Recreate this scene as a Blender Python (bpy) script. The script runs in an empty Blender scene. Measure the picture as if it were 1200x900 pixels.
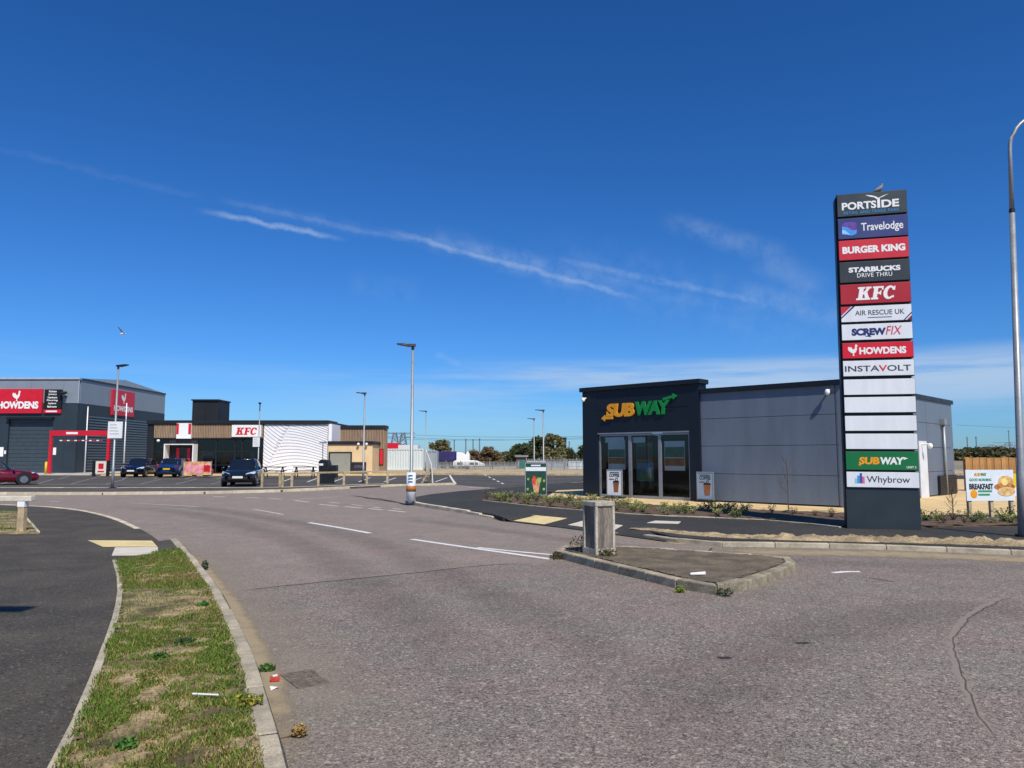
import bpy, bmesh, math, random
import numpy as np
from mathutils import Vector, Matrix, noise
R = math.radians
random.seed(7); np.random.seed(7)
scene = bpy.context.scene
C = scene.collection

# ------------------------------------------------------------------ camera
F = 880.0; HOR = 535.0; CAMH = 1.6
TH = math.atan((HOR-450)/F)
cam_d = bpy.data.cameras.new('camera'); cam = bpy.data.objects.new('camera', cam_d); C.objects.link(cam)
cam.location = (0, 0, CAMH); cam.rotation_euler = (R(90)+TH, 0, 0)
cam_d.sensor_width = 36; cam_d.lens = F/1200*36; cam_d.clip_start = .05; cam_d.clip_end = 9000
scene.camera = cam
def ray(px, py):
    a = (px-600)/F; b = (450-py)/F
    return Vector((a, math.cos(TH)-b*math.sin(TH), math.sin(TH)+b*math.cos(TH)))
def P(px, py, z=0.0):
    d = ray(px, py); t = (z-CAMH)/d.z
    return Vector((d.x*t, d.y*t, z))
def PD(px, py, Y):
    d = ray(px, py); t = Y/d.y
    return Vector((d.x*t, Y, CAMH+d.z*t))

# ------------------------------------------------------------------ sun + sky
SUN_EL = R(50); SH = Vector((.40, -.917)).normalized()      # horizontal direction towards the sun
sd = bpy.data.lights.new('sun', 'SUN'); sd.energy = 4.7; sd.angle = R(.53); sd.color = (1, .93, .81)
sun = bpy.data.objects.new('sun', sd); C.objects.link(sun)
to_sun = Vector((SH.x*math.cos(SUN_EL), SH.y*math.cos(SUN_EL), math.sin(SUN_EL)))
sun.rotation_euler = to_sun.to_track_quat('Z', 'Y').to_euler(); sun.location = to_sun*60
w = bpy.data.worlds.new('World'); scene.world = w; w.use_nodes = True
nt = w.node_tree; nt.nodes.clear()
def N(t, typ, **kw):
    n = t.nodes.new(typ)
    for k, v in kw.items():
        if k.startswith('i_'):
            n.inputs[k[2:].replace('_', ' ')].default_value = v
        else: setattr(n, k, v)
    return n
def mathn(t, op, a, b=None, c=None, clamp=False):
    n = t.nodes.new('ShaderNodeMath'); n.operation = op; n.use_clamp = clamp
    for i, v in enumerate((a, b, c)):
        if v is None: continue
        if isinstance(v, (int, float)): n.inputs[i].default_value = v
        else: t.links.new(v, n.inputs[i])
    return n.outputs[0]
def vmath(t, op, a, b=None):
    n = t.nodes.new('ShaderNodeVectorMath'); n.operation = op
    for i, v in enumerate((a, b)):
        if v is None: continue
        if isinstance(v, (tuple, list, Vector)): n.inputs[i].default_value = tuple(v)
        elif isinstance(v, (int, float)): n.inputs[3].default_value = v
        else: t.links.new(v, n.inputs[i])
    return n.outputs['Value'] if op == 'DOT_PRODUCT' else n.outputs[0]
def smooth(t, x, a, b):
    n = t.nodes.new('ShaderNodeMapRange'); n.interpolation_type = 'SMOOTHSTEP'
    t.links.new(x, n.inputs[0]); n.inputs[1].default_value = a; n.inputs[2].default_value = b
    return n.outputs[0]
def mixc(t, f, a, b, mode='MIX'):
    n = t.nodes.new('ShaderNodeMix'); n.data_type = 'RGBA'; n.blend_type = mode
    for i, v in ((0, f), (6, a), (7, b)):
        if isinstance(v, (int, float)): n.inputs[i].default_value = v
        elif isinstance(v, (tuple, list)): n.inputs[i].default_value = tuple(v)
        else: t.links.new(v, n.inputs[i])
    return n.outputs[2]
sky = N(nt, 'ShaderNodeTexSky', sky_type='NISHITA', sun_disc=False, sun_elevation=SUN_EL)
sky.sun_rotation = math.atan2(SH.x, SH.y)
sky.air_density = 1.0; sky.dust_density = .2; sky.ozone_density = 1.0; sky.altitude = 0
tc = N(nt, 'ShaderNodeTexCoord'); D = tc.outputs['Generated']
hs = N(nt, 'ShaderNodeHueSaturation'); hs.inputs['Saturation'].default_value = 1.0; hs.inputs['Value'].default_value = 1.0
nt.links.new(sky.outputs[0], hs.inputs['Color'])
gm = N(nt, 'ShaderNodeGamma'); gm.inputs[1].default_value = 1.0; nt.links.new(mixc(nt, 1.0, hs.outputs[0], (.46, .78, 1.20, 1), 'MULTIPLY'), gm.inputs[0])
n1 = N(nt, 'ShaderNodeTexNoise', i_Scale=9.0, i_Detail=5.0, i_Roughness=.6); nt.links.new(D, n1.inputs['Vector'])
n2 = N(nt, 'ShaderNodeTexNoise', i_Scale=38.0, i_Detail=5.0, i_Roughness=.65); nt.links.new(D, n2.inputs['Vector'])
off = vmath(nt, 'SCALE', vmath(nt, 'SUBTRACT', n1.outputs['Color'], (.5, .5, .5)), .010)
off2 = vmath(nt, 'SCALE', vmath(nt, 'SUBTRACT', n2.outputs['Color'], (.5, .5, .5)), .013)
Dd = vmath(nt, 'ADD', vmath(nt, 'ADD', D, off), off2)
def streak(p0, p1, wpx, s, wisp=.5):
    a = ray(*p0).normalized(); b = ray(*p1).normalized()
    n = a.cross(b).normalized(); mid = (a+b).normalized(); tan = (b-a).normalized(); hl = (b-a).length/2
    d = mathn(nt, 'ABSOLUTE', vmath(nt, 'DOT_PRODUCT', Dd, n))
    m = smooth(nt, d, wpx/F, 0.0)
    t = mathn(nt, 'ABSOLUTE', vmath(nt, 'DOT_PRODUCT', D, tan))
    m = mathn(nt, 'MULTIPLY', m, smooth(nt, t, hl*1.05, hl*.45))
    m = mathn(nt, 'MULTIPLY', m, smooth(nt, vmath(nt, 'DOT_PRODUCT', D, mid), 0, .3))
    wz = smooth(nt, n2.outputs[0], wisp-.25, wisp+.25)
    return mathn(nt, 'MULTIPLY', mathn(nt, 'MULTIPLY', m, wz), s)
acc = None
for args in [((228, 246), (408, 281), 5, .40, .35), ((240, 232), (520, 288), 6, .15, .4), ((430, 264), (770, 356), 6, .40, .4),
             ((470, 272), (740, 338), 17, .24, .5), ((540, 292), (720, 345), 18, .17, .5), ((620, 296), (990, 374), 8, .26, .45), ((700, 335), (1000, 380), 14, .12, .5), ((640, 300), (760, 330), 7, .16, .4),
             ((770, 255), (940, 308), 18, .17, .45), ((840, 335), (1010, 378), 26, .18, .45), ((880, 290), (970, 350), 26, .15, .45), ((-40, 165), (260, 238), 6, .05, .4), ((508, 413), (545, 430), 7, .2, .4), ((400, 330), (500, 345), 24, .07, .5), ((600, 300), (1010, 395), 60, .10, .55), ((480, 268), (640, 318), 22, .14, .55), ((640, 305), (800, 350), 11, .16, .5), ((250, 234), (470, 276), 12, .07, .5)]:
    s = streak(*args); acc = s if acc is None else mathn(nt, 'MAXIMUM', acc, s)
sc = vmath(nt, 'MULTIPLY', D, (1.2, 1.2, 16.0))
n3 = N(nt, 'ShaderNodeTexNoise', i_Scale=2.3, i_Detail=6.0, i_Roughness=.58); nt.links.new(sc, n3.inputs['Vector'])
sep = N(nt, 'ShaderNodeSeparateXYZ'); nt.links.new(D, sep.inputs[0])
band = mathn(nt, 'MULTIPLY', smooth(nt, sep.outputs[2], .02, .095), smooth(nt, sep.outputs[2], .135, .105))
cir = mathn(nt, 'MULTIPLY', mathn(nt, 'MULTIPLY', smooth(nt, n3.outputs[0], .30, .62), band), .78)
side = mathn(nt, 'MULTIPLY_ADD', smooth(nt, sep.outputs[0], -.35, .15), .85, .15)
cir = mathn(nt, 'MULTIPLY', cir, side)
acc = mathn(nt, 'MAXIMUM', acc, cir)
spx = N(nt, 'ShaderNodeSeparateColor'); nt.links.new(gm.outputs[0], spx.inputs[0]); cbx = N(nt, 'ShaderNodeCombineColor')
for i_, (a_, g_) in enumerate(((.405, 1.4), (.605, 1.15), (.70, 1.14))):      # film-like deep polarised blue
    nt.links.new(mathn(nt, 'MULTIPLY', mathn(nt, 'POWER', spx.outputs[i_], g_), a_), cbx.inputs[i_])
skyc = mixc(nt, acc, cbx.outputs[0], (4.6, 5.9, 7.6, 1))
bg = N(nt, 'ShaderNodeBackground'); bg.inputs[1].default_value = .105; nt.links.new(skyc, bg.inputs[0])
wo = N(nt, 'ShaderNodeOutputWorld'); nt.links.new(bg.outputs[0], wo.inputs[0])
vs = scene.view_settings; vs.view_transform = 'Standard'; vs.look = 'None'; vs.exposure = 0.0; vs.gamma = 1; vs.use_curve_mapping = False

# ------------------------------------------------------------------ helpers
def S(r, g, b):
    def f(c):
        c /= 255.0
        return c/12.92 if c <= .04045 else ((c+.055)/1.055)**2.4
    return (f(r), f(g), f(b), 1.0)
def mul(c, k): return (c[0]*k, c[1]*k, c[2]*k, 1)
MATS = {}
def pm(name, col, rough=.6, metal=0.0, var=.18, vs=3.0, bump=0.0, bs=60.0, fine=.0, fs=120.0, spec=.5, coat=0.0, stretch=None, alt=None, rnd=0.0):
    """procedural painted/plain material: large patchy variation + fine grain + bump"""
    if name in MATS: return MATS[name]
    m = bpy.data.materials.new(name); m.use_nodes = True; t = m.node_tree
    b = t.nodes['Principled BSDF']; b.inputs['Roughness'].default_value = rough; b.inputs['Metallic'].default_value = metal
    b.inputs['Specular IOR Level'].default_value = spec; b.inputs['Coat Weight'].default_value = coat; b.inputs['Coat Roughness'].default_value = .05
    co = t.nodes.new('ShaderNodeTexCoord').outputs['Object']
    if stretch: co = vmath(t, 'MULTIPLY', co, stretch)
    a = N(t, 'ShaderNodeTexNoise', i_Scale=vs, i_Detail=5.0, i_Roughness=.6); t.links.new(co, a.inputs['Vector'])
    fac = smooth(t, a.outputs[0], .3, .7)
    c = mixc(t, fac, mul(col, 1-var), alt if alt else mul(col, 1+var))
    if fine:
        f = N(t, 'ShaderNodeTexNoise', i_Scale=fs, i_Detail=2.0); t.links.new(co, f.inputs['Vector'])
        g = mathn(t, 'MULTIPLY_ADD', smooth(t, f.outputs[0], .3, .7), 2*fine, 1-fine)
        c = mixc(t, 1.0, c, g, 'MULTIPLY')
    if rnd:
        oi = N(t, 'ShaderNodeObjectInfo')
        g = mathn(t, 'MULTIPLY_ADD', oi.outputs['Random'], 2*rnd, 1-rnd)
        c = mixc(t, 1.0, c, g, 'MULTIPLY')
    t.links.new(c, b.inputs['Base Color'])
    rr = mathn(t, 'MULTIPLY_ADD', fac, .12, rough-.06); t.links.new(rr, b.inputs['Roughness'])
    if bump:
        f2 = N(t, 'ShaderNodeTexNoise', i_Scale=bs, i_Detail=4.0); t.links.new(co, f2.inputs['Vector'])
        bp = N(t, 'ShaderNodeBump'); bp.inputs['Strength'].default_value = bump; bp.inputs['Distance'].default_value = .01
        t.links.new(f2.outputs[0], bp.inputs['Height']); t.links.new(bp.outputs[0], b.inputs['Normal'])
    MATS[name] = m; return m
def asphalt(name, c1, c2, speck, sscale=95.0, sp=.5, patch=.35):
    m = bpy.data.materials.new(name); m.use_nodes = True; t = m.node_tree; b = t.nodes['Principled BSDF']
    co = t.nodes.new('ShaderNodeTexCoord').outputs['Object']
    v = N(t, 'ShaderNodeTexVoronoi', i_Scale=sscale); t.links.new(co, v.inputs['Vector'])
    sx = N(t, 'ShaderNodeSeparateColor'); t.links.new(v.outputs['Color'], sx.inputs[0])
    v2 = N(t, 'ShaderNodeTexVoronoi', i_Scale=sscale*.43); t.links.new(co, v2.inputs['Vector'])
    sx2 = N(t, 'ShaderNodeSeparateColor'); t.links.new(v2.outputs['Color'], sx2.inputs[0])
    a = N(t, 'ShaderNodeTexNoise', i_Scale=patch, i_Detail=6.0, i_Roughness=.62); t.links.new(co, a.inputs['Vector'])
    base = mixc(t, smooth(t, a.outputs[0], .36, .64), c1, c2)
    a2 = N(t, 'ShaderNodeTexNoise', i_Scale=2.2, i_Detail=5.0); t.links.new(co, a2.inputs['Vector'])
    base = mixc(t, 1.0, base, mathn(t, 'MULTIPLY_ADD', a2.outputs[0], .5, .75), 'MULTIPLY')
    k = mathn(t, 'MULTIPLY_ADD', mathn(t, 'POWER', sx.outputs[0], 1.4), 2*sp, 1-sp*.85)
    base = mixc(t, 1.0, base, k, 'MULTIPLY')
    base = mixc(t, mathn(t, 'MULTIPLY', smooth(t, sx2.outputs[1], .90, .99), .8), base, speck)
    base = mixc(t, mathn(t, 'MULTIPLY', smooth(t, sx2.outputs[0], .88, .97), .65), base, mul(c1, .25))
    t.links.new(base, b.inputs['Base Color']); b.inputs['Roughness'].default_value = .85; b.inputs['Specular IOR Level'].default_value = .3
    bp = N(t, 'ShaderNodeBump'); bp.inputs['Strength'].default_value = .55; bp.inputs['Distance'].default_value = .006
    h = mathn(t, 'SUBTRACT', sx.outputs[1], mathn(t, 'MULTIPLY', v.outputs['Distance'], 1.2))
    t.links.new(h, bp.inputs['Height']); t.links.new(bp.outputs[0], b.inputs['Normal'])
    MATS[name] = m; return m
def fademat(name, col, rough=.9, lo=.35, hi=.75, ns=3.0, opacity=1.0, fine=.25):
    """worn deposit: noise-broken opacity, thinning out to the border through the 'fade' attribute"""
    m = bpy.data.materials.new(name); m.use_nodes = True; t = m.node_tree; b = t.nodes['Principled BSDF']; out = t.nodes['Material Output']
    co = t.nodes.new('ShaderNodeTexCoord').outputs['Object']
    at = N(t, 'ShaderNodeAttribute', attribute_name='fade')
    a = N(t, 'ShaderNodeTexNoise', i_Scale=ns, i_Detail=8.0, i_Roughness=.7); t.links.new(co, a.inputs['Vector'])
    f = mathn(t, 'MULTIPLY_ADD', at.outputs['Fac'], .9, mathn(t, 'MULTIPLY', mathn(t, 'SUBTRACT', a.outputs[0], .5), 1.5))
    f = mathn(t, 'MULTIPLY', smooth(t, f, lo, hi), opacity)
    g = N(t, 'ShaderNodeTexNoise', i_Scale=70.0, i_Detail=3.0); t.links.new(co, g.inputs['Vector'])
    t.links.new(mixc(t, 1.0, col, mathn(t, 'MULTIPLY_ADD', g.outputs[0], 2*fine, 1-fine), 'MULTIPLY'), b.inputs['Base Color'])
    b.inputs['Roughness'].default_value = rough; b.inputs['Specular IOR Level'].default_value = .2
    tr = N(t, 'ShaderNodeBsdfTransparent'); mx = N(t, 'ShaderNodeMixShader')
    t.links.new(f, mx.inputs[0]); t.links.new(tr.outputs[0], mx.inputs[1]); t.links.new(b.outputs[0], mx.inputs[2]); t.links.new(mx.outputs[0], out.inputs[0])
    MATS[name] = m; return m
def attrmat(name, rough=.7, transl=.0):
    m = bpy.data.materials.new(name); m.use_nodes = True; t = m.node_tree; b = t.nodes['Principled BSDF']
    at = N(t, 'ShaderNodeAttribute', attribute_name='tint'); t.links.new(at.outputs['Color'], b.inputs['Base Color'])
    b.inputs['Roughness'].default_value = rough; b.inputs['Specular IOR Level'].default_value = .25
    if transl:
        tl = N(t, 'ShaderNodeBsdfTranslucent'); t.links.new(at.outputs['Color'], tl.inputs[0])
        mx = N(t, 'ShaderNodeMixShader'); mx.inputs[0].default_value = transl
        t.links.new(b.outputs[0], mx.inputs[1]); t.links.new(tl.outputs[0], mx.inputs[2]); t.links.new(mx.outputs[0], t.nodes['Material Output'].inputs[0])
    MATS[name] = m; return m
def glassmat(name, col, rough=.03):
    m = bpy.data.materials.new(name); m.use_nodes = True; t = m.node_tree; b = t.nodes['Principled BSDF']; out = t.nodes['Material Output']
    lw = N(t, 'ShaderNodeFresnel'); lw.inputs[0].default_value = 1.5
    gl = N(t, 'ShaderNodeBsdfGlossy'); gl.inputs['Roughness'].default_value = rough
    tr = N(t, 'ShaderNodeBsdfTransparent'); tr.inputs[0].default_value = col
    mx = N(t, 'ShaderNodeMixShader'); f = mathn(t, 'MULTIPLY_ADD', lw.outputs[0], 1.15, .01)
    t.links.new(f, mx.inputs[0]); t.links.new(tr.outputs[0], mx.inputs[1]); t.links.new(gl.outputs[0], mx.inputs[2]); t.links.new(mx.outputs[0], out.inputs[0])
    MATS[name] = m; return m
def tag(o, label=None, cat=None, group=None, kind=None):
    if label: o['label'] = label
    if cat: o['category'] = cat
    if group: o['group'] = group
    if kind: o['kind'] = kind
    return o
def empty(name, loc=(0, 0, 0), rz=0.0, label=None, cat=None, group=None, kind=None):
    o = bpy.data.objects.new(name, None); C.objects.link(o); o.location = loc; o.rotation_euler = (0, 0, rz); o.empty_display_size = .1
    return tag(o, label, cat, group, kind)
class MB:
    def __init__(s): s.v = []; s.f = []; s.fade = None
    def add(s, vs, fs):
        k = len(s.v); s.v += [tuple(v) for v in vs]; s.f += [tuple(i+k for i in f) for f in fs]; return s
    def box(s, x0, x1, y0, y1, z0, z1):
        x0, x1 = min(x0, x1), max(x0, x1); y0, y1 = min(y0, y1), max(y0, y1); z0, z1 = min(z0, z1), max(z0, z1)
        return s.add([(x0,y0,z0),(x1,y0,z0),(x1,y1,z0),(x0,y1,z0),(x0,y0,z1),(x1,y0,z1),(x1,y1,z1),(x0,y1,z1)],
                     [(3,2,1,0),(4,5,6,7),(0,1,5,4),(1,2,6,5),(2,3,7,6),(3,0,4,7)])
    def obox(s, c, sx, sy, sz, rz=0, rx=0, ry=0):
        M = Matrix.Translation(c) @ Matrix.Rotation(rz, 4, 'Z') @ Matrix.Rotation(ry, 4, 'Y') @ Matrix.Rotation(rx, 4, 'X')
        vs = [M @ Vector((a*sx/2, b*sy/2, d*sz/2)) for d in (-1, 1) for (a, b) in ((-1,-1),(1,-1),(1,1),(-1,1))]
        return s.add(vs, [(3,2,1,0),(4,5,6,7),(0,1,5,4),(1,2,6,5),(2,3,7,6),(3,0,4,7)])
    def tube(s, pts, rad, n=8, cap=True):
        pts = [Vector(p) for p in pts]; rad = rad if isinstance(rad, (list, tuple)) else [rad]*len(pts)
        vs = []; fs = []
        for i, p in enumerate(pts):
            t = (pts[min(i+1, len(pts)-1)]-pts[max(i-1, 0)]).normalized()
            u = t.cross(Vector((0, 0, 1))) if abs(t.z) < .95 else t.cross(Vector((0, 1, 0)))
            u.normalize(); q = t.cross(u)
            for k in range(n):
                a = 2*math.pi*k/n; vs.append(p+(u*math.cos(a)+q*math.sin(a))*rad[i])
        for i in range(len(pts)-1):
            for k in range(n):
                fs.append((i*n+k, i*n+(k+1) % n, (i+1)*n+(k+1) % n, (i+1)*n+k))
        if cap: fs += [tuple(range(n))[::-1], tuple((len(pts)-1)*n+k for k in range(n))]
        return s.add(vs, fs)
    def prism(s, poly, z0, z1):
        n = len(poly); poly = [(p[0], p[1]) for p in poly]
        ar = sum(poly[i][0]*poly[(i+1) % n][1]-poly[(i+1) % n][0]*poly[i][1] for i in range(n))
        if ar < 0: poly = poly[::-1]
        return s.add([(x, y, z0) for x, y in poly]+[(x, y, z1) for x, y in poly],
                     [tuple(range(n))[::-1], tuple(range(n, 2*n))]+[(i, (i+1) % n, n+(i+1) % n, n+i) for i in range(n)])
    def face(s, pts, flip=False):
        return s.add(pts, [tuple(range(len(pts)))[::-1] if flip else tuple(range(len(pts)))])
    def plate(s, poly, y0, y1):
        """polygon given as (x, z), extruded from y0 (front) to y1"""
        n = len(poly); ar = sum(poly[i][0]*poly[(i+1) % n][1]-poly[(i+1) % n][0]*poly[i][1] for i in range(n))
        if ar < 0: poly = poly[::-1]
        return s.add([(x, y0, z) for x, z in poly]+[(x, y1, z) for x, z in poly],
                     [tuple(range(n)), tuple(range(n, 2*n))[::-1]]+[((i+1) % n, i, n+i, n+(i+1) % n) for i in range(n)])
    def ball(s, c, rx, ry, rz, nu=12, nv=8):
        vs = [(c[0], c[1], c[2]-rz)]
        for j in range(1, nv):
            a = -math.pi/2+math.pi*j/nv
            for i in range(nu):
                b = 2*math.pi*i/nu; vs.append((c[0]+rx*math.cos(a)*math.cos(b), c[1]+ry*math.cos(a)*math.sin(b), c[2]+rz*math.sin(a)))
        vs.append((c[0], c[1], c[2]+rz)); fs = [(0, 1+(i+1) % nu, 1+i) for i in range(nu)]
        for j in range(nv-2):
            for i in range(nu):
                fs.append((1+j*nu+i, 1+j*nu+(i+1) % nu, 1+(j+1)*nu+(i+1) % nu, 1+(j+1)*nu+i))
        k = len(vs)-1; fs += [(k, 1+(nv-2)*nu+i, 1+(nv-2)*nu+(i+1) % nu) for i in range(nu)]
        return s.add(vs, fs)
    def mesh(s, name):
        me = bpy.data.meshes.new(name); me.from_pydata(s.v, [], s.f); me.update()
        if s.fade is not None:
            at = me.attributes.new('fade', 'FLOAT', 'POINT'); at.data.foreach_set('value', np.array(s.fade, dtype=np.float32))
        return me
    def build(s, name, mat, parent=None, smoothf=False, bevel=0.0, kind=None):
        me = s.mesh(name); me.materials.append(mat)
        if smoothf: me.shade_smooth()
        o = bpy.data.objects.new(name, me); C.objects.link(o); o.parent = parent
        if bevel:
            b = o.modifiers.new('bevel', 'BEVEL'); b.width = bevel; b.segments = 2; b.limit_method = 'ANGLE'
        if kind: o['kind'] = kind
        return o
def link(me, name, parent, loc=(0, 0, 0), rz=0.0, scale=None):
    o = bpy.data.objects.new(name, me); C.objects.link(o); o.parent = parent; o.location = loc; o.rotation_euler = (0, 0, rz)
    if scale: o.scale = scale
    return o
def copy_tree(o, parent=None):
    c = o.copy(); C.objects.link(c); c.parent = parent
    for ch in o.children: copy_tree(ch, c)
    return c
dg = None
TXT = {}
def text_mesh(s, bold, shear, space):
    key = (s, bold, shear, space)
    if key in TXT: return TXT[key]
    cu = bpy.data.curves.new('lettering', 'FONT'); cu.body = s; cu.offset = bold; cu.shear = shear; cu.space_character = space; cu.resolution_u = 4; cu.fill_mode = 'FRONT'
    ob = bpy.data.objects.new('lettering', cu); C.objects.link(ob)
    d = bpy.context.evaluated_depsgraph_get(); me = ob.evaluated_get(d).to_mesh()
    vs = np.array([v.co[:2] for v in me.vertices]); fs = [tuple(p.vertices) for p in me.polygons]
    ob.evaluated_get(d).to_mesh_clear(); bpy.data.objects.remove(ob); bpy.data.curves.remove(cu)
    mn, mx = vs.min(0), vs.max(0); vs = (vs-(mn+mx)/2)/(mx-mn)
    TXT[key] = (vs, fs); return TXT[key]
def text(parent, s, cx, cz, wd, ht, y, mat, bold=.0, shear=0.0, space=1.0, name='lettering', axis='x', depth=.0):
    """lettering fitted to a wd x ht box on the plane y (front faces -y), or x plane when axis == 'y' (front faces +x)"""
    vs, fs = text_mesh(s, bold, shear, space)
    m = MB()
    if axis == 'x': pts = [(cx+a*wd, y, cz+b*ht) for a, b in vs]
    else: pts = [(y, cx+a*wd, cz+b*ht) for a, b in vs]
    m.add(pts, fs)
    if depth:
        from collections import Counter
        cnt = Counter()
        for f in fs:
            for i in range(len(f)): cnt[(f[i], f[(i+1) % len(f)])] += 1
        k = len(vs)
        dv = (0, depth, 0) if axis == 'x' else (-depth, 0, 0)
        m.v += [tuple(np.add(p, dv)) for p in pts]
        for (a, b) in list(cnt):
            if (b, a) not in cnt: m.f.append((b, a, a+k, b+k))
    return m.build(name, mat, parent)
def inpoly(x, y, poly):
    r = False; j = len(poly)-1
    for i in range(len(poly)):
        xi, yi = poly[i][0], poly[i][1]; xj, yj = poly[j][0], poly[j][1]
        if (yi > y) != (yj > y) and x < (xj-xi)*(y-yi)/(yj-yi)+xi: r = not r
        j = i
    return r
def resample(pts, step):
    pts = [Vector((p[0], p[1], 0)) for p in pts]; out = [pts[0].copy()]; acc_ = 0.0
    for a, b in zip(pts, pts[1:]):
        L = (b-a).length
        if L < 1e-6: continue
        t = step-acc_
        while t <= L:
            out.append(a+(b-a)*(t/L)); t += step
        acc_ = (acc_+L) % step
    if (out[-1]-pts[-1]).length > step*.3: out.append(pts[-1])
    return out
def catmull(pts, k=6):
    pts = [Vector((p[0], p[1], 0)) for p in pts]; q = [2*pts[0]-pts[1]]+pts+[2*pts[-1]-pts[-2]]; out = []
    for i in range(1, len(q)-2):
        for j in range(k):
            t = j/k; a, b, c, d = q[i-1], q[i], q[i+1], q[i+2]
            out.append(.5*((2*b)+(c-a)*t+(2*a-5*b+4*c-d)*t*t+(3*b-a-3*c+d)*t**3))
    out.append(pts[-1]); return out
def normals2(pts):
    ns = []
    for i in range(len(pts)):
        t = (pts[min(i+1, len(pts)-1)]-pts[max(i-1, 0)]); t.normalize(); ns.append(Vector((-t.y, t.x, 0)))
    return ns
def ribbon(mb, pts, width, z, off=0.0):
    pts = [Vector((p[0], p[1], 0)) for p in pts]; ns = normals2(pts); vs = []
    for p, n in zip(pts, ns): vs += [p+n*(off+width/2)+Vector((0, 0, z)), p+n*(off-width/2)+Vector((0, 0, z))]
    return mb.add(vs, [(2*i, 2*i+1, 2*i+3, 2*i+2) for i in range(len(pts)-1)])
def fadestrip(name, pts, width, z, mat, parent, off=0.0, cols=7):
    pts = [Vector((p[0], p[1], 0)) for p in pts]; ns = normals2(pts); m = MB(); m.fade = []; n = len(pts)
    for i, (p, q) in enumerate(zip(pts, ns)):
        e = min(1, min(i, n-1-i)/max(1, n*.18))
        for j in range(cols):
            u = j/(cols-1); m.v.append(tuple(p+q*(off+(u-.5)*width)+Vector((0, 0, z)))); m.fade.append(e*math.sin(math.pi*u))
    m.f = [(i*cols+j, i*cols+j+1, (i+1)*cols+j+1, (i+1)*cols+j) for i in range(n-1) for j in range(cols-1)]
    m.f = [f[::-1] for f in m.f]
    return m.build(name, mat, parent)
def kerb(name, pts, label, width=.125, h0=-.05, h1=.10, mat=None, step=.915, off=0.0, gap=.008, heights=None, bev=.012):
    """a kerb line: one stone after another along the polyline, each its own mesh with a small joint"""
    root = empty(name, (0, 0, 0), 0, label, 'kerb', kind='structure')
    fine = catmull(pts, 8); rs = resample(fine, step); ns = normals2(rs)
    for i in range(len(rs)-1):
        a, b = rs[i], rs[i+1]; t = (b-a).normalized(); a = a+t*gap/2; b = b-t*gap/2
        na, nb = ns[i], ns[i+1]; dz = random.uniform(-.004, .004); dx = random.uniform(-.004, .004)
        top = h1+dz if heights is None else heights(i/(len(rs)-2+1e-9))+dz
        poly = [a+na*(off+width/2+dx), b+nb*(off+width/2+dx), b+nb*(off-width/2+dx), a+na*(off-width/2+dx)]
        c = (a+b)/2; poly = [(p-c) for p in poly]
        o = MB().prism(poly, h0, top).build('kerb_stone', mat, root, bevel=bev); o.location = c
    return root

# ------------------------------------------------------------------ materials
M_road = asphalt('road_asphalt', S(134, 120, 112), S(128, 121, 111), S(182, 172, 156), 114, .62, .8)
M_road2 = asphalt('pink_asphalt', S(147, 132, 122), S(139, 129, 119), S(178, 166, 152), 140, .45)
M_new = asphalt('new_asphalt', S(58, 57, 55), S(66, 65, 62), S(104, 100, 94), 130, .35)
M_pave = asphalt('pavement_asphalt', S(72, 68, 61), S(86, 81, 71), S(120, 112, 98), 150, .35, 1.0)
M_park = asphalt('car_park_asphalt', S(76, 74, 71), S(90, 87, 82), S(120, 114, 106), 100, .35)
M_kerb = pm('kerb_concrete', S(198, 186, 160), .85, var=.2, vs=2.5, bump=.5, bs=90, fine=.18, fs=140, rnd=.10)
M_kerb2 = pm('weathered_kerb_concrete', S(170, 160, 138), .9, var=.28, vs=4, bump=.6, bs=70, fine=.22, fs=110, rnd=.12)
M_give = pm('faded_paint', S(194, 188, 178), .7, var=.15, vs=8)
M_bay = pm('bay_paint', S(168, 166, 160), .7, var=.15, vs=6)
M_kerb3 = pm('grimy_kerb_concrete', S(148, 138, 116), .9, var=.4, vs=5, bump=.8, bs=50, fine=.3, fs=80, rnd=.18)
M_white = pm('road_paint', S(225, 224, 218), .7, var=.10, vs=6, fine=.12, fs=60)
M_worn = fademat('worn_road_paint', S(222, 220, 214), .7, .25, .55, 9.0, .75, .1)
M_ground = pm('waste_ground', S(138, 128, 104), .95, var=.3, vs=.05, fine=.25, fs=2.0)
M_buff = pm('buff_paving', S(214, 186, 134), .85, var=.12, vs=1.5, fine=.15, fs=90, bump=.3, bs=150)
M_tact = pm('tactile_paving', S(216, 196, 140), .85, var=.10, vs=3, fine=.12, fs=80, bump=.3, bs=100)
M_slab = pm('pale_slab', S(206, 198, 180), .8, var=.08, vs=3, fine=.1, fs=80)
M_soil = pm('bed_soil', S(92, 74, 58), .95, var=.4, vs=5, bump=1.0, bs=25, fine=.35, fs=40)
M_sand = pm('sandy_soil', S(158, 140, 108), .95, var=.35, vs=2.5, bump=1.0, bs=28, fine=.4, fs=45)
M_galv = pm('galvanised_steel', S(150, 154, 156), .45, .35, var=.12, vs=2, fine=.08, fs=30)
M_dark = pm('dark_metal', S(36, 38, 42), .5, .3, var=.15, vs=4)
M_black = pm('black_plastic', S(20, 21, 23), .5, var=.2, vs=5)
M_rubber = pm('rubber', S(24, 24, 25), .8, var=.2, vs=6)
M_timber = pm('weathered_timber', S(178, 160, 128), .8, var=.22, vs=6, stretch=(1, 1, 1), fine=.2, fs=50, bump=.3, bs=60, rnd=.12)
M_fence = pm('stained_timber', S(156, 116, 70), .8, var=.25, vs=5, stretch=(6, 6, .6), fine=.15, fs=40, rnd=.22)
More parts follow.
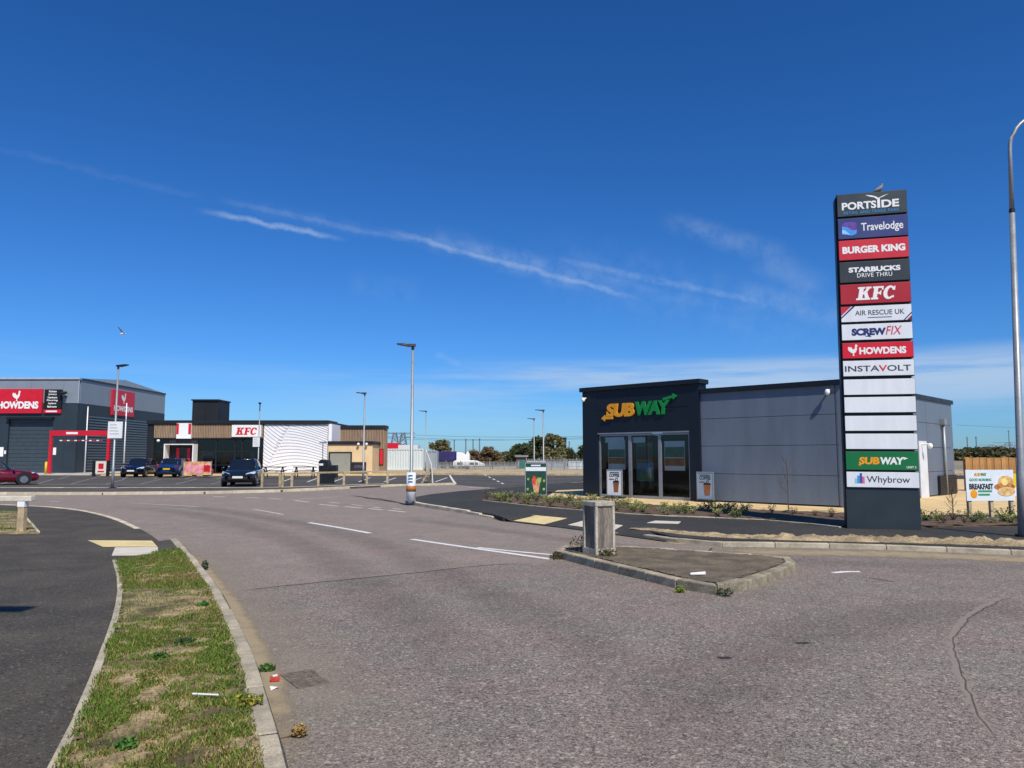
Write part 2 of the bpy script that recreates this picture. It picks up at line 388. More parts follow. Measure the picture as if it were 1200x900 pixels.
M_letw = pm('white_lettering', S(238, 238, 236), .5, var=.03, vs=4)
M_red = pm('sign_red', S(206, 26, 46), .4, var=.06, vs=2)

# ------------------------------------------------------------------ ground, road, pavements
def setting(o, label, kind='structure', cat=None): return tag(o, label, cat, None, kind)
g = MB(); rr = [(5000*math.cos(a*math.pi/24), 5000*math.sin(a*math.pi/24), -.03) for a in range(48)]; g.face(rr)
setting(g.build('ground', M_ground), 'dry waste ground reaching out to the horizon')
SEAM = [(90, 30)]+[tuple(P(x, y)[:2]) for x, y in ((850, 598), (836, 640.5), (825, 655), (800, 662), (650, 656), (640, 659.5), (575, 662), (500, 670), (420, 678), (330, 687), (262, 695), (150, 706))]+[(-110, 9)]
road = setting(MB().face([(x, y, 0) for x, y in [(-110, -40), (90, -40)]+SEAM]).build('road', M_road), 'coarse worn grey asphalt road in the foreground')
road_far = setting(MB().face([(x, y, 0) for x, y in [(90, 48), (-110, 48)]+SEAM[::-1]]).build('road', M_road2), 'smoother pinkish asphalt road beyond the tar seam')

KR = [(475, 589.5), (487, 592.5), (512, 597), (545, 602), (575, 607), (600, 611), (660, 618), (720, 626), (785, 635), (835, 640), (900, 641), (975, 642.5), (1060, 645), (1200, 651), (1420, 662)]
KRw = [P(*p) for p in KR]
back = [P(700, 566, 0), P(640, 569.5, 0), P(600, 573.2, 0), P(540, 578, 0), P(505, 582, 0), P(484, 586, 0)]
FWK = [p+Vector((.05, .06, 0)) for p in KRw[:5]]+[P(590, 606.5, .1), P(631, 604, .1), P(690, 609.5, .1), P(738, 615, .1), P(760, 622, .1)]+[p+Vector((.03, .09, 0)) for p in KRw[8:]]
fw = MB().prism([(p.x, p.y) for p in FWK]+[(60, 10), (60, 60), (8, 60)]+[(p.x, p.y) for p in back], -.02, .10)
footway = setting(fw.build('footway', M_new), 'fresh black asphalt footway in front of the sandwich shop')
# car park beyond the far kerb
KF = [(-120, 580), (0, 580), (120, 580), (240, 578.8), (330, 576.6), (400, 573.3), (450, 570.8), (500, 569.2), (534, 568.2)]
KFw = [P(*p) for p in KF]
cp = [(p.x, p.y) for p in KFw]+[tuple(P(600, 573.2)[:2]), tuple(P(640, 569.5)[:2]), (8, 60), (40, 60), (40, 74), (-110, 78), (-110, 31)]
setting(MB().face([(x, y, .012) for x, y in cp]).build('car_park', M_park), 'dark asphalt car park behind the far kerb')
# strip of footway between far kerb and car park
ins = [Vector((p.x, p.y, 0)) for p in KFw[:7]]
strip = [(p.x, p.y) for p in ins]+[tuple(P(450, 567, .1)[:2]), tuple(P(330, 571, .1)[:2]), tuple(P(240, 571.4, .1)[:2]), tuple(P(0, 571.4, .1)[:2]), (-60, tuple(P(0, 571.4, .1)[:2])[1])]
strip_o = setting(MB().prism(strip, -.02, .095).build('verge_strip', M_park), 'narrow asphalt verge strip between far kerb and parked cars')
kerb('kerb', KFw, 'long pale kerb edging the car park on the far side of the road', .15, -.05, .12, M_kerb, off=.07)
ed = [P(x, y, .1) for x, y in ((-80, 571.4), (0, 571.4), (240, 571.3), (330, 570.8), (450, 566.8))]
kerb('edging', ed, 'thin pale edging between verge strip and car park', .10, -.05, .11, M_kerb, 1.6)
# kerb on the shop side: raised nose, dropped at the tactile paving, raised again
kerb('kerb', KRw[:5]+[KRw[4].lerp(KRw[5], .6)], 'curved pale kerb nose below the banded lamp post', .14, -.05, .11, M_kerb, .8, off=.05, heights=lambda u: .11 if u < .65 else .11-.085*(u-.65)/.35)
kerb('dropped_kerb', KRw[5:8], 'flush dropped kerb at the crossing behind the grey pillar', .14, -.05, .022, M_kerb)
kerb('kerb', KRw[7:], 'sand covered kerb in front of the tall sign tower', .14, -.05, .112, M_kerb2, off=.05, heights=lambda u: .03+.055*min(1, u/.12))
rf_ = [P(575, 607, .02), P(600, 611, .02), P(660, 618, .02), P(720, 626, .02), P(785, 635, .02)]; rb_ = [P(590, 606.4, .1), P(631, 603.9, .1), P(690, 609.4, .1), P(738, 614.9, .1), P(760, 621.9, .1)]
for a_ in rb_: a_.z = .101
rm_ = MB(); rm_.v = [tuple(p) for p in rf_]+[tuple(p) for p in rb_]; rm_.f = [(i, i+1, 6+i, 5+i) for i in range(4)]
setting(rm_.build('crossing_ramp', M_new), 'black asphalt ramp down to the crossing behind the grey pillar')
def rampq(i, u0, u1, v0, v1, dz=.006):
    def pt(u, v): return rf_[i].lerp(rf_[i+1], u).lerp(rb_[i].lerp(rb_[i+1], u), v)+Vector((0, 0, dz))
    return [pt(u0, v0), pt(u1, v0), pt(u1, v1), pt(u0, v1)]
tp = MB().face(rampq(1, -.1, .62, .06, .95)); tactile = setting(tp.build('tactile_paving', M_tact), 'buff tactile paving wedge at the crossing left of the pillar')
setting(MB().face(rampq(2, -.05, .9, .25, .85)).build('tactile_paving', M_slab), 'pale worn paving patch right beside the grey pillar')
q = [P(758, 612.5, .108), P(795, 613.5, .108), P(798, 611, .108), P(768, 610, .108)]
setting(MB().prism([(p.x, p.y) for p in q], .098, .107).build('access_cover', M_slab), 'pale rectangular cover set in the black footway')
# buff paving round the shop and planting bed
BB = [(560, 583.5), (640, 582), (690, 585), (760, 591), (850, 595.5), (990, 601), (1090, 604), (1200, 605.5), (1420, 607)]
BF = [(566, 586), (620, 592), (690, 598), (760, 603), (850, 606.5), (920, 610.5), (985, 617.5), (1090, 617), (1200, 616), (1420, 616)]
BBw = [P(x, y, .12) for x, y in BB]; BFw = [P(x, y, .12) for x, y in BF]
buff = [(p.x, p.y) for p in BBw[1:]]+[(34, 22), (34, 50), (22, 50), (2.0, 33.5)]
setting(MB().prism(buff, .05, .115).build('buff_paving', M_buff), 'buff coloured paving strip around the sandwich shop')
bed_poly = [(p.x, p.y) for p in BFw]+[(p.x, p.y) for p in BBw[::-1]]
# bed surface with uneven soil
bm_ = MB(); xs = np.arange(-1.6, 22, .16); ys = np.arange(14, 31, .16); idx = {}
for i, x in enumerate(xs):
    for j, y in enumerate(ys):
        if inpoly(x, y, bed_poly):
            idx[(i, j)] = len(bm_.v); bm_.v.append((x, y, .128+.035*noise.noise((x*3, y*3, 0))+.02*noise.noise((x*9, y*9, 4))))
for (i, j) in idx:
    k = [(i, j), (i+1, j), (i+1, j+1), (i, j+1)]
    if all(a in idx for a in k): bm_.f.append(tuple(idx[a] for a in k))
setting(MB().prism(bed_poly, .02, .112).build('planting_bed', M_soil), 'long planting bed of dark soil before the sandwich shop')
bed_o = bm_.build('soil', M_soil, bpy.data.objects['planting_bed'], True); bed_o['kind'] = 'stuff'
kerb('edging', BFw[:7], 'thin edging along the front of the planting bed', .06, 0, .125, M_kerb2, 1.2)
# near pavement left, verge, bed
KL = [(-200, 590), (-60, 593), (0, 594.6), (50, 597), (80, 599.8), (100, 602.5), (120, 607), (140, 613.5), (160, 622.5), (176, 632), (186, 640)]
KLw = [P(*p) for p in KL]
KV = [(207, 637), (219, 650), (233, 667), (247, 686), (262, 708), (277, 738), (292, 770), (304, 803), (312, 832), (322, 866), (333, 903), (345, 955), (362, 1050)]
KVw = [P(*p) for p in KV]
EV = [(134, 657), (140, 680), (140, 697), (137, 715), (132, 735), (122, 765), (109, 800), (88, 850), (64, 898), (30, 960), (-20, 1050)]
EVw = [P(x, y, .1) for x, y in EV]
pv = [(p.x, p.y) for p in KLw]+[(p.x, p.y) for p in KVw]+[(KVw[-1].x, -25), (-60, -25), (-60, KLw[0].y)]
setting(MB().prism(pv, -.02, .092).build('pavement', M_pave), 'dark asphalt pavement on the left of the grass verge')
kerb('kerb', KLw, 'pale kerb curving round the left pavement corner', .13, -.05, .10, M_kerb, off=-.05, heights=lambda u: .10 if u < .85 else .10-.075*(u-.85)/.15)
kerb('dropped_kerb', [KLw[-1], P(197, 639), KVw[0]], 'short dropped kerb at the left crossing', .13, -.05, .02, M_kerb, .7)
kerb('kerb', KVw, 'weathered concrete kerb along the grass verge', .125, -.05, .098, M_kerb2, off=-.065, gap=.014)
kerb('edging', EVw, 'narrow concrete edging between left pavement and grass verge', .055, 0, .118, M_kerb2, .915, bev=.006)
q = [P(103, 633, .1), P(120, 640.2, .1), P(184, 640, .1), P(178, 633.5, .1)]
setting(MB().prism([(p.x, p.y) for p in q], .08, .100).build('tactile_paving', M_tact), 'buff tactile paving strip at the left crossing')
q = [P(131, 650.5, .1), P(135, 641.2, .1), P(185, 640.7, .1), P(185, 650, .1)]
slabs = setting(MB().prism([(p.x, p.y) for p in q], .08, .0985).build('pale_slab', M_slab), 'white concrete slab beside the left tactile strip')
vg = [P(138, 655.5, .1)]+[Vector((p.x-.118, p.y, .1)) for p in KVw[1:]]+EVw[::-1]
vg_poly = [(p.x, p.y) for p in vg]
def seg_d(x, y, poly):
    best = 9
    for (ax, ay), (bx, by) in zip(poly, poly[1:]+poly[:1]):
        dx, dy = bx-ax, by-ay; L = dx*dx+dy*dy+1e-9; t = max(0, min(1, ((x-ax)*dx+(y-ay)*dy)/L)); best = min(best, math.hypot(x-ax-dx*t, y-ay-dy*t))
    return best
setting(MB().prism(vg_poly, .0, .098).build('grass_verge', pm('verge_soil', S(88, 78, 48), .95, var=.3, vs=2.8, alt=S(172, 150, 112), bump=1.0, bs=30, fine=.35, fs=45)), 'grass verge with bare sandy patches beside the near kerb')
vsm = MB(); idx = {}
xs = np.arange(-6.6, 0, .06); ys = np.arange(1.5, 13, .06)
for i, x in enumerate(xs):
    for j, y in enumerate(ys):
        if inpoly(x, y, vg_poly):
            idx[(i, j)] = len(vsm.v); e = min(1, seg_d(x, y, vg_poly)/.25) if (i+j) % 2 else .7
            vsm.v.append((x, y, .103+.03*e*(noise.noise((x*2.2, y*2.2, 0))+.5)+.012*noise.noise((x*9, y*9, 4))))
for (i, j) in idx:
    k = [(i, j), (i+1, j), (i+1, j+1), (i, j+1)]
    if all(a in idx for a in k): vsm.f.append(tuple(idx[a] for a in k))
o = vsm.build('soil', MATS['verge_soil'], bpy.data.objects['grass_verge'], True); o['kind'] = 'stuff'
# left bed behind the knee rail
LB = [P(-90, 600, .1), P(24, 599, .1), P(46, 625, .1), P(-90, 627, .1)]
lb_poly = [(p.x, p.y) for p in LB]
setting(MB().prism(lb_poly, .05, .110).build('rough_bed', MATS['verge_soil']), 'scruffy soil bed with grass under the near knee rail')
kerb('edging', [LB[1], (LB[1]+LB[2])/2, LB[2]], 'short edging at the end of the scruffy left bed', .05, 0, .118, M_kerb, .9, bev=.006)
# far verge bank
setting(MB().prism([P(455, 556.5)[:2], P(690, 557.5)[:2], (40, 64), (60, 110), (-30, 110), (-30, 72)], -.02, .16).build('gravel_verge', pm('gravel', S(176, 158, 124), .95, var=.25, vs=.7, fine=.3, fs=9)), 'pale gravel bank along the boundary fence')
setting(MB().prism([(-34, 62.5), (-10, 62.5), (-8, 66.5), (-8, 75), (-34, 75)], -.02, .11).build('paving_apron', M_buff), 'pale paving apron in front of the chicken restaurant')
setting(MB().prism([(-75, 64.5), (-36, 64.5), (-36, 100), (-75, 100)], -.02, .09).build('paving_apron', pm('apron_concrete', S(190, 184, 172), .85, var=.15, vs=1, fine=.15, fs=20)), 'pale concrete apron in front of the trade depot')
# markings
def line(px, width, z=.004, zp=0.0, mat=None, name='lane_marking', parent=road):
    pts = catmull([P(x, y, zp) for x, y in px], 6) if len(px) > 2 else [P(x, y, zp) for x, y in px]
    return ribbon(MB(), pts, width, z+zp).build(name, mat or M_white, parent)
def worn(px, width, z=.004):
    pts = [Vector((p.x, p.y, 0)) for p in (P(x, y) for x, y in px)]
    pts = resample(catmull(pts, 8), .25)
    return fadestrip('worn_marking', pts, width, z, M_worn, road, cols=5)
line([(482, 632), (540, 640.5), (600, 649), (646, 655.5)], .12)
line([(560, 641.8), (600, 646), (650, 650.5)], .10)
line([(362, 612.5), (398, 618.5), (434, 625)], .12)
for a, b in (((374, 591), (396, 593.2)), ((404, 593.6), (424, 595.6)), ((432, 596), (449, 597.8)), ((455, 598), (475, 600.2)), ((250, 581.8), (264, 582.6)), ((288, 583), (304, 584)), ((316, 584.2), (330, 585.2)), ((345, 586.5), (362, 588.6))):
    line([a, b], .16, mat=M_give)
for a, b in (((386, 588.6), (398, 589.8)), ((412, 591.4), (424, 592.6)), ((437, 594.2), (446, 595.2)), ((460, 596), (470, 597))):
    line([a, b], .12, mat=M_give)
worn([(55, 587.5), (75, 588)], .2); worn([(140, 590), (180, 591), (245, 594.8)], .14); worn([(290, 596), (310, 599), (336, 604)], .12); worn([(330, 586.5), (352, 585), (402, 581.8)], .14)
line([(976, 671.5), (992, 670.2), (1008, 670.2)], .10)
line([(500, 581.5), (560, 577), (598, 573.6)], .10, .016)
line([(548, 572.2), (560, 571.6), (574, 571.2)], .12, .016)
cpo = bpy.data.objects['car_park']
for k in range(5):
    t0 = k/5+.02; t1 = k/5+.12
    a = (567+25*t0, 556.3+12*t0); b = (567+25*t1, 556.3+12*t1)
    line([a, b], .12, .016, name='dash_marking', parent=cpo)
line([(527, 557), (530, 562), (534, 567.4)], .14, .016, name='bay_marking', parent=cpo)
for x in range(-40, 320, 41):
    if 250 < x < 300: continue
    line([(x, 567.6), (x+20+x*.02, 561.8)], .06, .016, name='bay_marking', parent=cpo, mat=M_bay)
for x in range(20, 300, 37):
    line([(x+12, 561.5), (x+24, 558.2)], .06, .016, name='bay_marking', parent=cpo, mat=M_bay)
for x in range(330, 520, 30):
    line([(x, 565), (x+14, 560)], .10, .016, name='bay_marking', parent=cpo)
line([(-40, 567.8), (330, 567.6)], .10, .016, name='bay_marking', parent=cpo)
# seams, cracks, stains
M_tar = fademat('tar_seam', S(44, 43, 42), .7, .05, .7, 5.0, .8)
M_stain = fademat('oil_stain', S(52, 50, 50), .6, .35, .8, 6.0, .65)
M_crack = fademat('pale_crack', S(160, 150, 138), .9, .05, .6, 9.0, .6)
M_dust = fademat('sand_dust', S(168, 152, 124), .95, .12, .95, 3.5, .85)
M_dust2 = fademat('grey_dust', S(166, 156, 138), .95, -.1, 1.35, 2.2, .42)
M_track = fademat('tyre_track', S(84, 79, 74), .75, -.2, 1.4, 3.5, .18)
M_hair = fademat('hair_crack', S(58, 56, 54), .8, .2, .6, 9.0, .45)
def fs(px, width, mat, name, z=.003, step=.2, off=0.0, cols=7, jit=0):
    pts = resample(catmull([P(x, y) for x, y in px], 8), step)
    if jit: pts = [p+Vector((random.uniform(-jit, jit), random.uniform(-jit, jit), 0)) for p in pts]
    return fadestrip(name, pts, width, z, mat, road, off, cols)
fs([(262, 695), (330, 687), (420, 678), (500, 670), (575, 662), (640, 660)], .05, M_tar, 'tar_seam', .0025, jit=.012)
fs([(395, 581.5), (415, 581.2), (440, 585), (474, 590)], .22, M_tar, 'tar_seam', .0025)
fs([(835, 640.5), (825, 655), (800, 662), (775, 668)], .06, M_tar, 'tar_seam', .0025, jit=.01)
fs([(1010, 676), (1030, 679), (1050, 682)], .05, M_tar, 'tar_seam', .0025, jit=.012)
fs([(1215, 694), (1180, 699), (1140, 718), (1118, 742), (1116, 762), (1128, 800), (1150, 845), (1200, 905)], .085, M_crack, 'road_crack', .0025, .09, jit=.022)
fs([(1215, 696), (1182, 701), (1143, 720), (1121, 744), (1119, 764), (1131, 802), (1153, 847), (1203, 907)], .018, M_hair, 'road_crack', .0032, .12, jit=.012)
fs([(832, 770), (848, 771), (862, 770)], .13, M_stain, 'oil_stain', .0025, .08)
fs([(925, 752), (938, 754), (952, 753)], .12, M_stain, 'oil_stain', .0025, .08)
fs([(230, 640), (252, 672), (290, 715), (350, 790), (390, 870), (410, 980)], 1.5, M_dust2, 'kerb_dust', .0024, .2, 0, 13)
fs([(120, 588), (240, 596), (400, 625), (560, 690), (760, 800), (900, 960)], 1.0, M_track, 'tyre_track', .0016, .3, 0, 13)
fs([(120, 592), (230, 603), (340, 632), (450, 700), (560, 820), (620, 960)], 1.1, M_track, 'tyre_track', .0019, .3, 0, 13)
fs([(1300, 665), (1050, 662), (900, 655), (700, 637), (560, 618), (440, 604)], .9, M_track, 'tyre_track', .0017, .3, 0, 13)
fs([(1350, 720), (1150, 715), (1000, 730), (850, 790), (780, 900)], 1.2, M_track, 'tyre_track', .0021, .3, 0, 13)
fs([(225, 645), (250, 680), (275, 715), (312, 790), (336, 870), (352, 950)], .30, M_dust, 'kerb_dust', .0028, .2, 0)
fs([(800, 640), (870, 646), (975, 648), (1060, 650), (1200, 656), (1420, 667)], 1.3, M_dust, 'kerb_sand', .003, .25, 0)
fs([(700, 624), (760, 632.5), (830, 641)], .45, M_dust, 'kerb_sand', .003, .25, 0)
# sandy berm behind the kerb
bp_ = resample(catmull([P(x, y, .1) for x, y in ((745, 618.5), (780, 622), (820, 626.3), (880, 629.5), (960, 631.5), (1060, 633.6), (1200, 638), (1400, 645))], 8), .07)
ns_ = normals2(bp_); bm2 = MB(); cols = 13; nb_ = len(bp_)
for i, (p, n) in enumerate(zip(bp_, ns_)):
    gro = min(1, i/(nb_*.45)); wd = .40+.40*gro; ht = .022+.062*gro
    for j in range(cols):
        u = j/(cols-1); q = p+n*((u-.5)*wd)
        hh = math.sin(math.pi*u)**.6*ht*(.55+1.0*noise.noise((q.x*3.5, q.y*3.5, 1))+.8*noise.noise((q.x*9, q.y*9, 2))+.6*noise.noise((q.x*22, q.y*22, 3)))
        bm2.v.append((q.x, q.y, .098+max(-.004, hh) if 0 < j < cols-1 else .096))
bm2.f = [(i*cols+j+1, i*cols+j, (i+1)*cols+j, (i+1)*cols+j+1) for i in range(nb_-1) for j in range(cols-1)]
setting(bm2.build('sand_bank', M_sand, None, True), 'lumpy bank of sandy soil along the kerb by the sign tower', 'stuff')

# ------------------------------------------------------------------ traffic island
IS = [(650, 653.5), (675, 660), (705, 668), (740, 676.5), (775, 685.5), (800, 691.5), (815, 695), (835, 697.5), (855, 696.5), (880, 690), (905, 681.5), (925, 674), (933, 669.5), (931, 664), (910, 659.5), (860, 656), (790, 651), (720, 647), (670, 647), (652, 649.5)]
ISw = [P(x, y) for x, y in IS]
cen = sum(ISw, Vector())/len(ISw)
isl = [(p.x, p.y) for p in ISw]
fine_is = [p for p in resample(catmull(ISw+[ISw[0]], 6), .12)]
isl_root = empty('traffic_island', (0, 0, 0), 0, 'kerbed traffic island with bare gravelly top in mid road', 'traffic island')
inner = []
nsi = normals2(fine_is)
for p, n in zip(fine_is, nsi):
    q = p+n*.13
    if not inpoly(q.x, q.y, isl): q = p-n*.13
    inner.append((q.x, q.y))
M_isl = pm('island_grit', S(102, 91, 74), .95, var=.3, vs=3, bump=1.0, bs=45, fine=.35, fs=55)
it = MB(); idx = {}; xs = np.arange(0, 5, .06); ys = np.arange(8, 14, .06)
for i, x in enumerate(xs):
    for j, y in enumerate(ys):
        if inpoly(x, y, inner):
            idx[(i, j)] = len(it.v); it.v.append((x, y, .116+.012*noise.noise((x*4, y*4, 0))+.008*noise.noise((x*14, y*14, 0))))
for (i, j) in idx:
    k = [(i, j), (i+1, j), (i+1, j+1), (i, j+1)]
    if all(a in idx for a in k): it.f.append(tuple(idx[a] for a in k))
MB().prism(inner, -.02, .106).build('island_infill', M_isl, isl_root)
it.build('island_surface', M_isl, isl_root, True)
rs = resample(catmull(ISw+[ISw[0]], 6), .62); nsr = normals2(rs)
for i in range(len(rs)-1):
    a, b = rs[i], rs[i+1]; t = (b-a).normalized(); a = a+t*.004; b = b-t*.004
    sgn = 1 if inpoly(*(a+nsr[i]*.06)[:2], isl) or inpoly(*(b+nsr[i+1]*.06)[:2], isl) else -1
    c = (a+b)/2; poly = [a-c, b-c, b+nsr[i+1]*.14*sgn-c, a+nsr[i]*.14*sgn-c]
    ko = MB().prism(poly, -.05, .118+random.uniform(-.008, .008)).build('kerb_stone', M_kerb3, isl_root, bevel=.015); ko.location = c
# grey pillar (base of an old bollard): recessed panels on each face
pil = P(702, 648, .125)
pr = empty('concrete_pillar', (pil.x, pil.y, .118), R(28), 'square stained grey concrete pillar standing on the traffic island', 'pillar')
M_pil = pm('pillar_concrete', S(174, 166, 150), .85, var=.25, vs=5, bump=.5, bs=60, fine=.2, fs=60, stretch=(1, 1, .35))
M_pilrec = pm('pillar_stain', S(118, 110, 100), .85, var=.45, vs=6, bump=.5, bs=60, fine=.25, fs=60, stretch=(1, 1, .2))
H_ = .80; W_ = .36
pb = MB(); hw = W_/2
pb.box(-hw+.022, hw-.022, -hw+.022, hw-.022, 0, H_-.02)
pbo = pb.build('shaft', M_pilrec, pr)
fr = MB()
for sx in (-1, 1):
    for sy in (-1, 1): fr.box(sx*hw, sx*(hw-.045), sy*hw, sy*(hw-.045), 0, H_-.075)
fr.build('corner_post', M_pil, pr, bevel=.008)
MB().box(-hw-.004, hw+.004, -hw-.004, hw+.004, H_-.075, H_).build('cap', M_pil, pr, bevel=.012)
fb = MB()
for (x0, x1, y0, y1) in ((-hw-.001, hw+.001, -hw-.001, -hw+.02), (-hw-.001, hw+.001, hw-.02, hw+.001), (-hw-.002, -hw+.02, -hw, hw), (hw-.02, hw+.002, -hw, hw)): fb.box(x0, x1, y0, y1, 0, .09)
fb.build('foot', M_pil, pr)

# ------------------------------------------------------------------ sandwich shop (right)
M_wall = pm('grey_cladding', S(104, 116, 132), .45, .1, var=.08, vs=1.0, fine=.03, fs=20, bump=.12, bs=1.6, stretch=(2.2, 2.2, .35))
M_navy = pm('navy_cladding', S(19, 28, 40), .45, .15, var=.10, vs=1.0, fine=.04, fs=20)
M_trim = pm('dark_trim', S(26, 29, 34), .4, .2, var=.1, vs=3)
M_joint = pm('dark_joint', S(46, 52, 62), .7, var=.1)  # dark grey backing colour that shows between cladding panels
M_alu = pm('window_aluminium', S(150, 156, 164), .4, .5, var=.08, vs=4)
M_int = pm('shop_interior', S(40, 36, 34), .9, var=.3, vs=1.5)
M_glass = glassmat('shop_glass', (.90, .92, .92, 1))
Cb = P(990, 595, .115); tv = Vector((.72, -.694, 0)).normalized()
ANG = math.atan2(tv.y, tv.x)
shop = empty('sandwich_shop', (Cb.x, Cb.y, .115), ANG, 'low grey clad sandwich shop with dark navy shopfront tower', 'building')
nb = Vector((-tv.y, tv.x, 0))
def sx_(px, d=0.0):     # local x on front plane offset d (towards camera negative y)
    o = Cb-nb*d; r = ray(px, 535); # solve o + s*t = k*r in xy
    det = tv.x*(-r.y)-(-r.x)*tv.y
    s = (-(o.x)*(-r.y)-(-r.x)*(-(o.y)))/det
    return s
def sy_(px):            # local y on the right facade
    r = ray(px, 535); det = nb.x*(-r.y)-(-r.x)*nb.y
    return (-(Cb.x)*(-r.y)-(-r.x)*(-(Cb.y)))/det
L0 = sx_(685); XT = sx_(822); WB = sy_(1117)
HW = 3.74; HT = 4.08
MB().box(XT+.02, -.03, .06, WB-.06, 0, HW-.1).build('wall_core', M_joint, shop)
zs = [.04, .92, 1.83, 2.74, HW-.13]
for i in range(4):
    MB().box(XT, -.10, 0, .059, zs[i]+.007, zs[i+1]-.007).build('cladding_panel', M_wall, shop, bevel=.004)
yj = [0.0, WB*.36, WB*.70, WB]
for i in range(4):
    for k in range(3):
        MB().box(-.029, .03, yj[k]+(.10 if k == 0 else .012), yj[k+1]-.012, zs[i]+.007, zs[i+1]-.007).build('cladding_panel', M_wall, shop, bevel=.004)
MB().box(-.11, .036, -.006, .11, .02, HW-.12).build('corner_flashing', M_wall, shop, bevel=.008)
MB().box(-.16, -.135, -.004, .01, .02, HW-.12).build('corner_flashing', M_joint, shop)
rt = MB(); rt.box(XT+.05, .09, -.09, WB+.08, HW-.14, HW+.02); rt.build('roof', M_trim, shop, bevel=.01)
MB().box(XT, -.03, .02, .07, -.11, .03).build('plinth', M_black, shop); MB().box(-.06, .0, .05, WB, -.11, .04).build('plinth', M_black, shop)
# tower
PRJ = .10
w0, w1, w2, w3 = sx_(701, PRJ), sx_(737, PRJ), sx_(772, PRJ), sx_(808, PRJ)
GH = 2.36
TD = 4.5
MB().box(L0, w0, -PRJ, .4, -.1, HT-.14).build('tower_wall', M_navy, shop)
MB().box(w3, XT+.01, -PRJ, .4, -.1, HT-.14).build('tower_wall', M_navy, shop)
for (a, b) in ((GH+.0, 3.18), (3.19, HT-.14)):
    MB().box(w0, w3, -PRJ+.002, .3, a, b).build('fascia_panel', M_navy, shop, bevel=.006)
MB().box(L0, XT+.05, .41, TD, GH+.5, HW+.02).build('tower_roof', M_trim, shop); MB().box(L0+.03, L0+.1, .41, TD, -.1, GH+.5).build('tower_side', M_navy, shop)
MB().box(L0-.08, XT+.10, -PRJ-.10, .42, HT-.14, HT+.02).build('parapet_cap', M_trim, shop, bevel=.01)
MB().box(w0, w3, -PRJ-.02, -PRJ+.03, GH-.05, GH-.003).build('head_flashing', M_alu, shop)
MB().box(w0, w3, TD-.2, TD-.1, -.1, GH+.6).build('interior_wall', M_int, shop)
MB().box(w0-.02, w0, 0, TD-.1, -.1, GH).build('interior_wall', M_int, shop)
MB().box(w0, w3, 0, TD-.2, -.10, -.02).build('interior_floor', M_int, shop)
for (a, b) in ((w0, w1), (w1, w2), (w2, w3)):
    f = MB(); f.box(a+.002, a+.06, -.04, .06, 0, GH-.06); f.box(b-.06, b-.002, -.04, .06, 0, GH-.06)
    f.box(a+.06, b-.06, -.035, .055, 0, .10); f.box(a+.06, b-.06, -.035, .055, GH-.12, GH-.06)
    fo = f.build('window', M_alu if b != w3 else M_alu, shop)
    MB().face([(a+.06, .01, .10), (b-.06, .01, .10), (b-.06, .01, GH-.12), (a+.06, .01, GH-.12)]).build('pane', M_glass, fo)
# posters behind the glass
M_pw = pm('poster_paper', S(232, 236, 232), .6, var=.08, vs=3); M_pg = pm('poster_green', S(70, 120, 84), .6, var=.25, vs=3); M_po = pm('poster_brown', S(166, 104, 52), .6, var=.35, vs=6)
M_pt = pm('poster_teal', S(50, 120, 150), .6, var=.25, vs=3); M_pk = pm('poster_dark', S(60, 44, 36), .6, var=.35, vs=6)
def poster(x0, x1, z0, z1, bands, y=.09, parent=shop, name='window_poster'):
    ro = MB().box(x0, x1, y, y+.012, z0, z1).build(name, bands[0][1], parent)
    tot = z1-z0
    for i, (fr_, mt) in enumerate(bands[1:]):
        MB().box(x0+.02, x1-.02, y-.006, y-.001, z0+fr_[0]*tot, z0+fr_[1]*tot).build('print', mt, ro)
    return ro
poster(sx_(711), sx_(731), 1.0, 2.1, [(0, M_pw), ((.42, .68), M_pg), ((.20, .40), M_po)])
poster(sx_(744), sx_(763), 1.30, 1.98, [(0, M_pg), ((.1, .8), M_pk)])
poster(sx_(744), sx_(764), .60, 1.28, [(0, M_pt), ((.02, .5), M_pg)])
poster(sx_(777), sx_(801), 1.0, 2.02, [(0, M_pw), ((.45, .80), M_pg), ((.16, .42), M_po)])
# hanging menu lettering strips
pc = MB().box(sx_(708), sx_(730), .075, .085, 2.0, 2.2).build('window_strip', M_pw, shop); MB().box(sx_(739), sx_(755), .075, .085, 1.98, 2.18).build('window_strip', M_pw, shop)
# sign: lettering with a yellow and a green half and arrow ends
M_sy = pm('sign_yellow', S(236, 160, 30), .4, var=.04, vs=3); M_sg = pm('sign_green', S(16, 132, 62), .4, var=.04, vs=3)
yF = -PRJ-.07
sg = empty('sign_lettering', (0, 0, 0)); sg.parent = shop
xa, xb, xm = sx_(712, PRJ), sx_(787, PRJ), sx_(745, PRJ)
text(sg, 'SUB', (xa+xm)/2, 3.18, xm-xa, .50, yF, M_sy, .055, .12, .92, 'letter_group', depth=.06)
text(sg, 'WAY', (xm+xb)/2+.03, 3.20, xb-xm-.02, .50, yF, M_sg, .055, .12, .92, 'letter_group', depth=.06)
a = MB(); a.plate([(xa-.22, 2.90), (xa-.06, 3.02), (xa-.05, 2.96), (xa+.3, 2.96), (xa+.3, 2.86), (xa-.05, 2.86), (xa-.06, 2.79)], yF, yF+.06); a.build('arrow', M_sy, sg)
a = MB(); a.plate([(xb+.30, 3.56), (xb+.12, 3.66), (xb+.12, 3.60), (xb-.28, 3.52), (xb-.26, 3.42), (xb+.12, 3.51), (xb+.14, 3.45)], yF, yF+.06); a.build('arrow', M_sg, sg)
MB().box(xa-.1, xb+.1, yF+.055, -PRJ+.005, 3.10, 3.16).build('sign_rail', M_trim, sg)
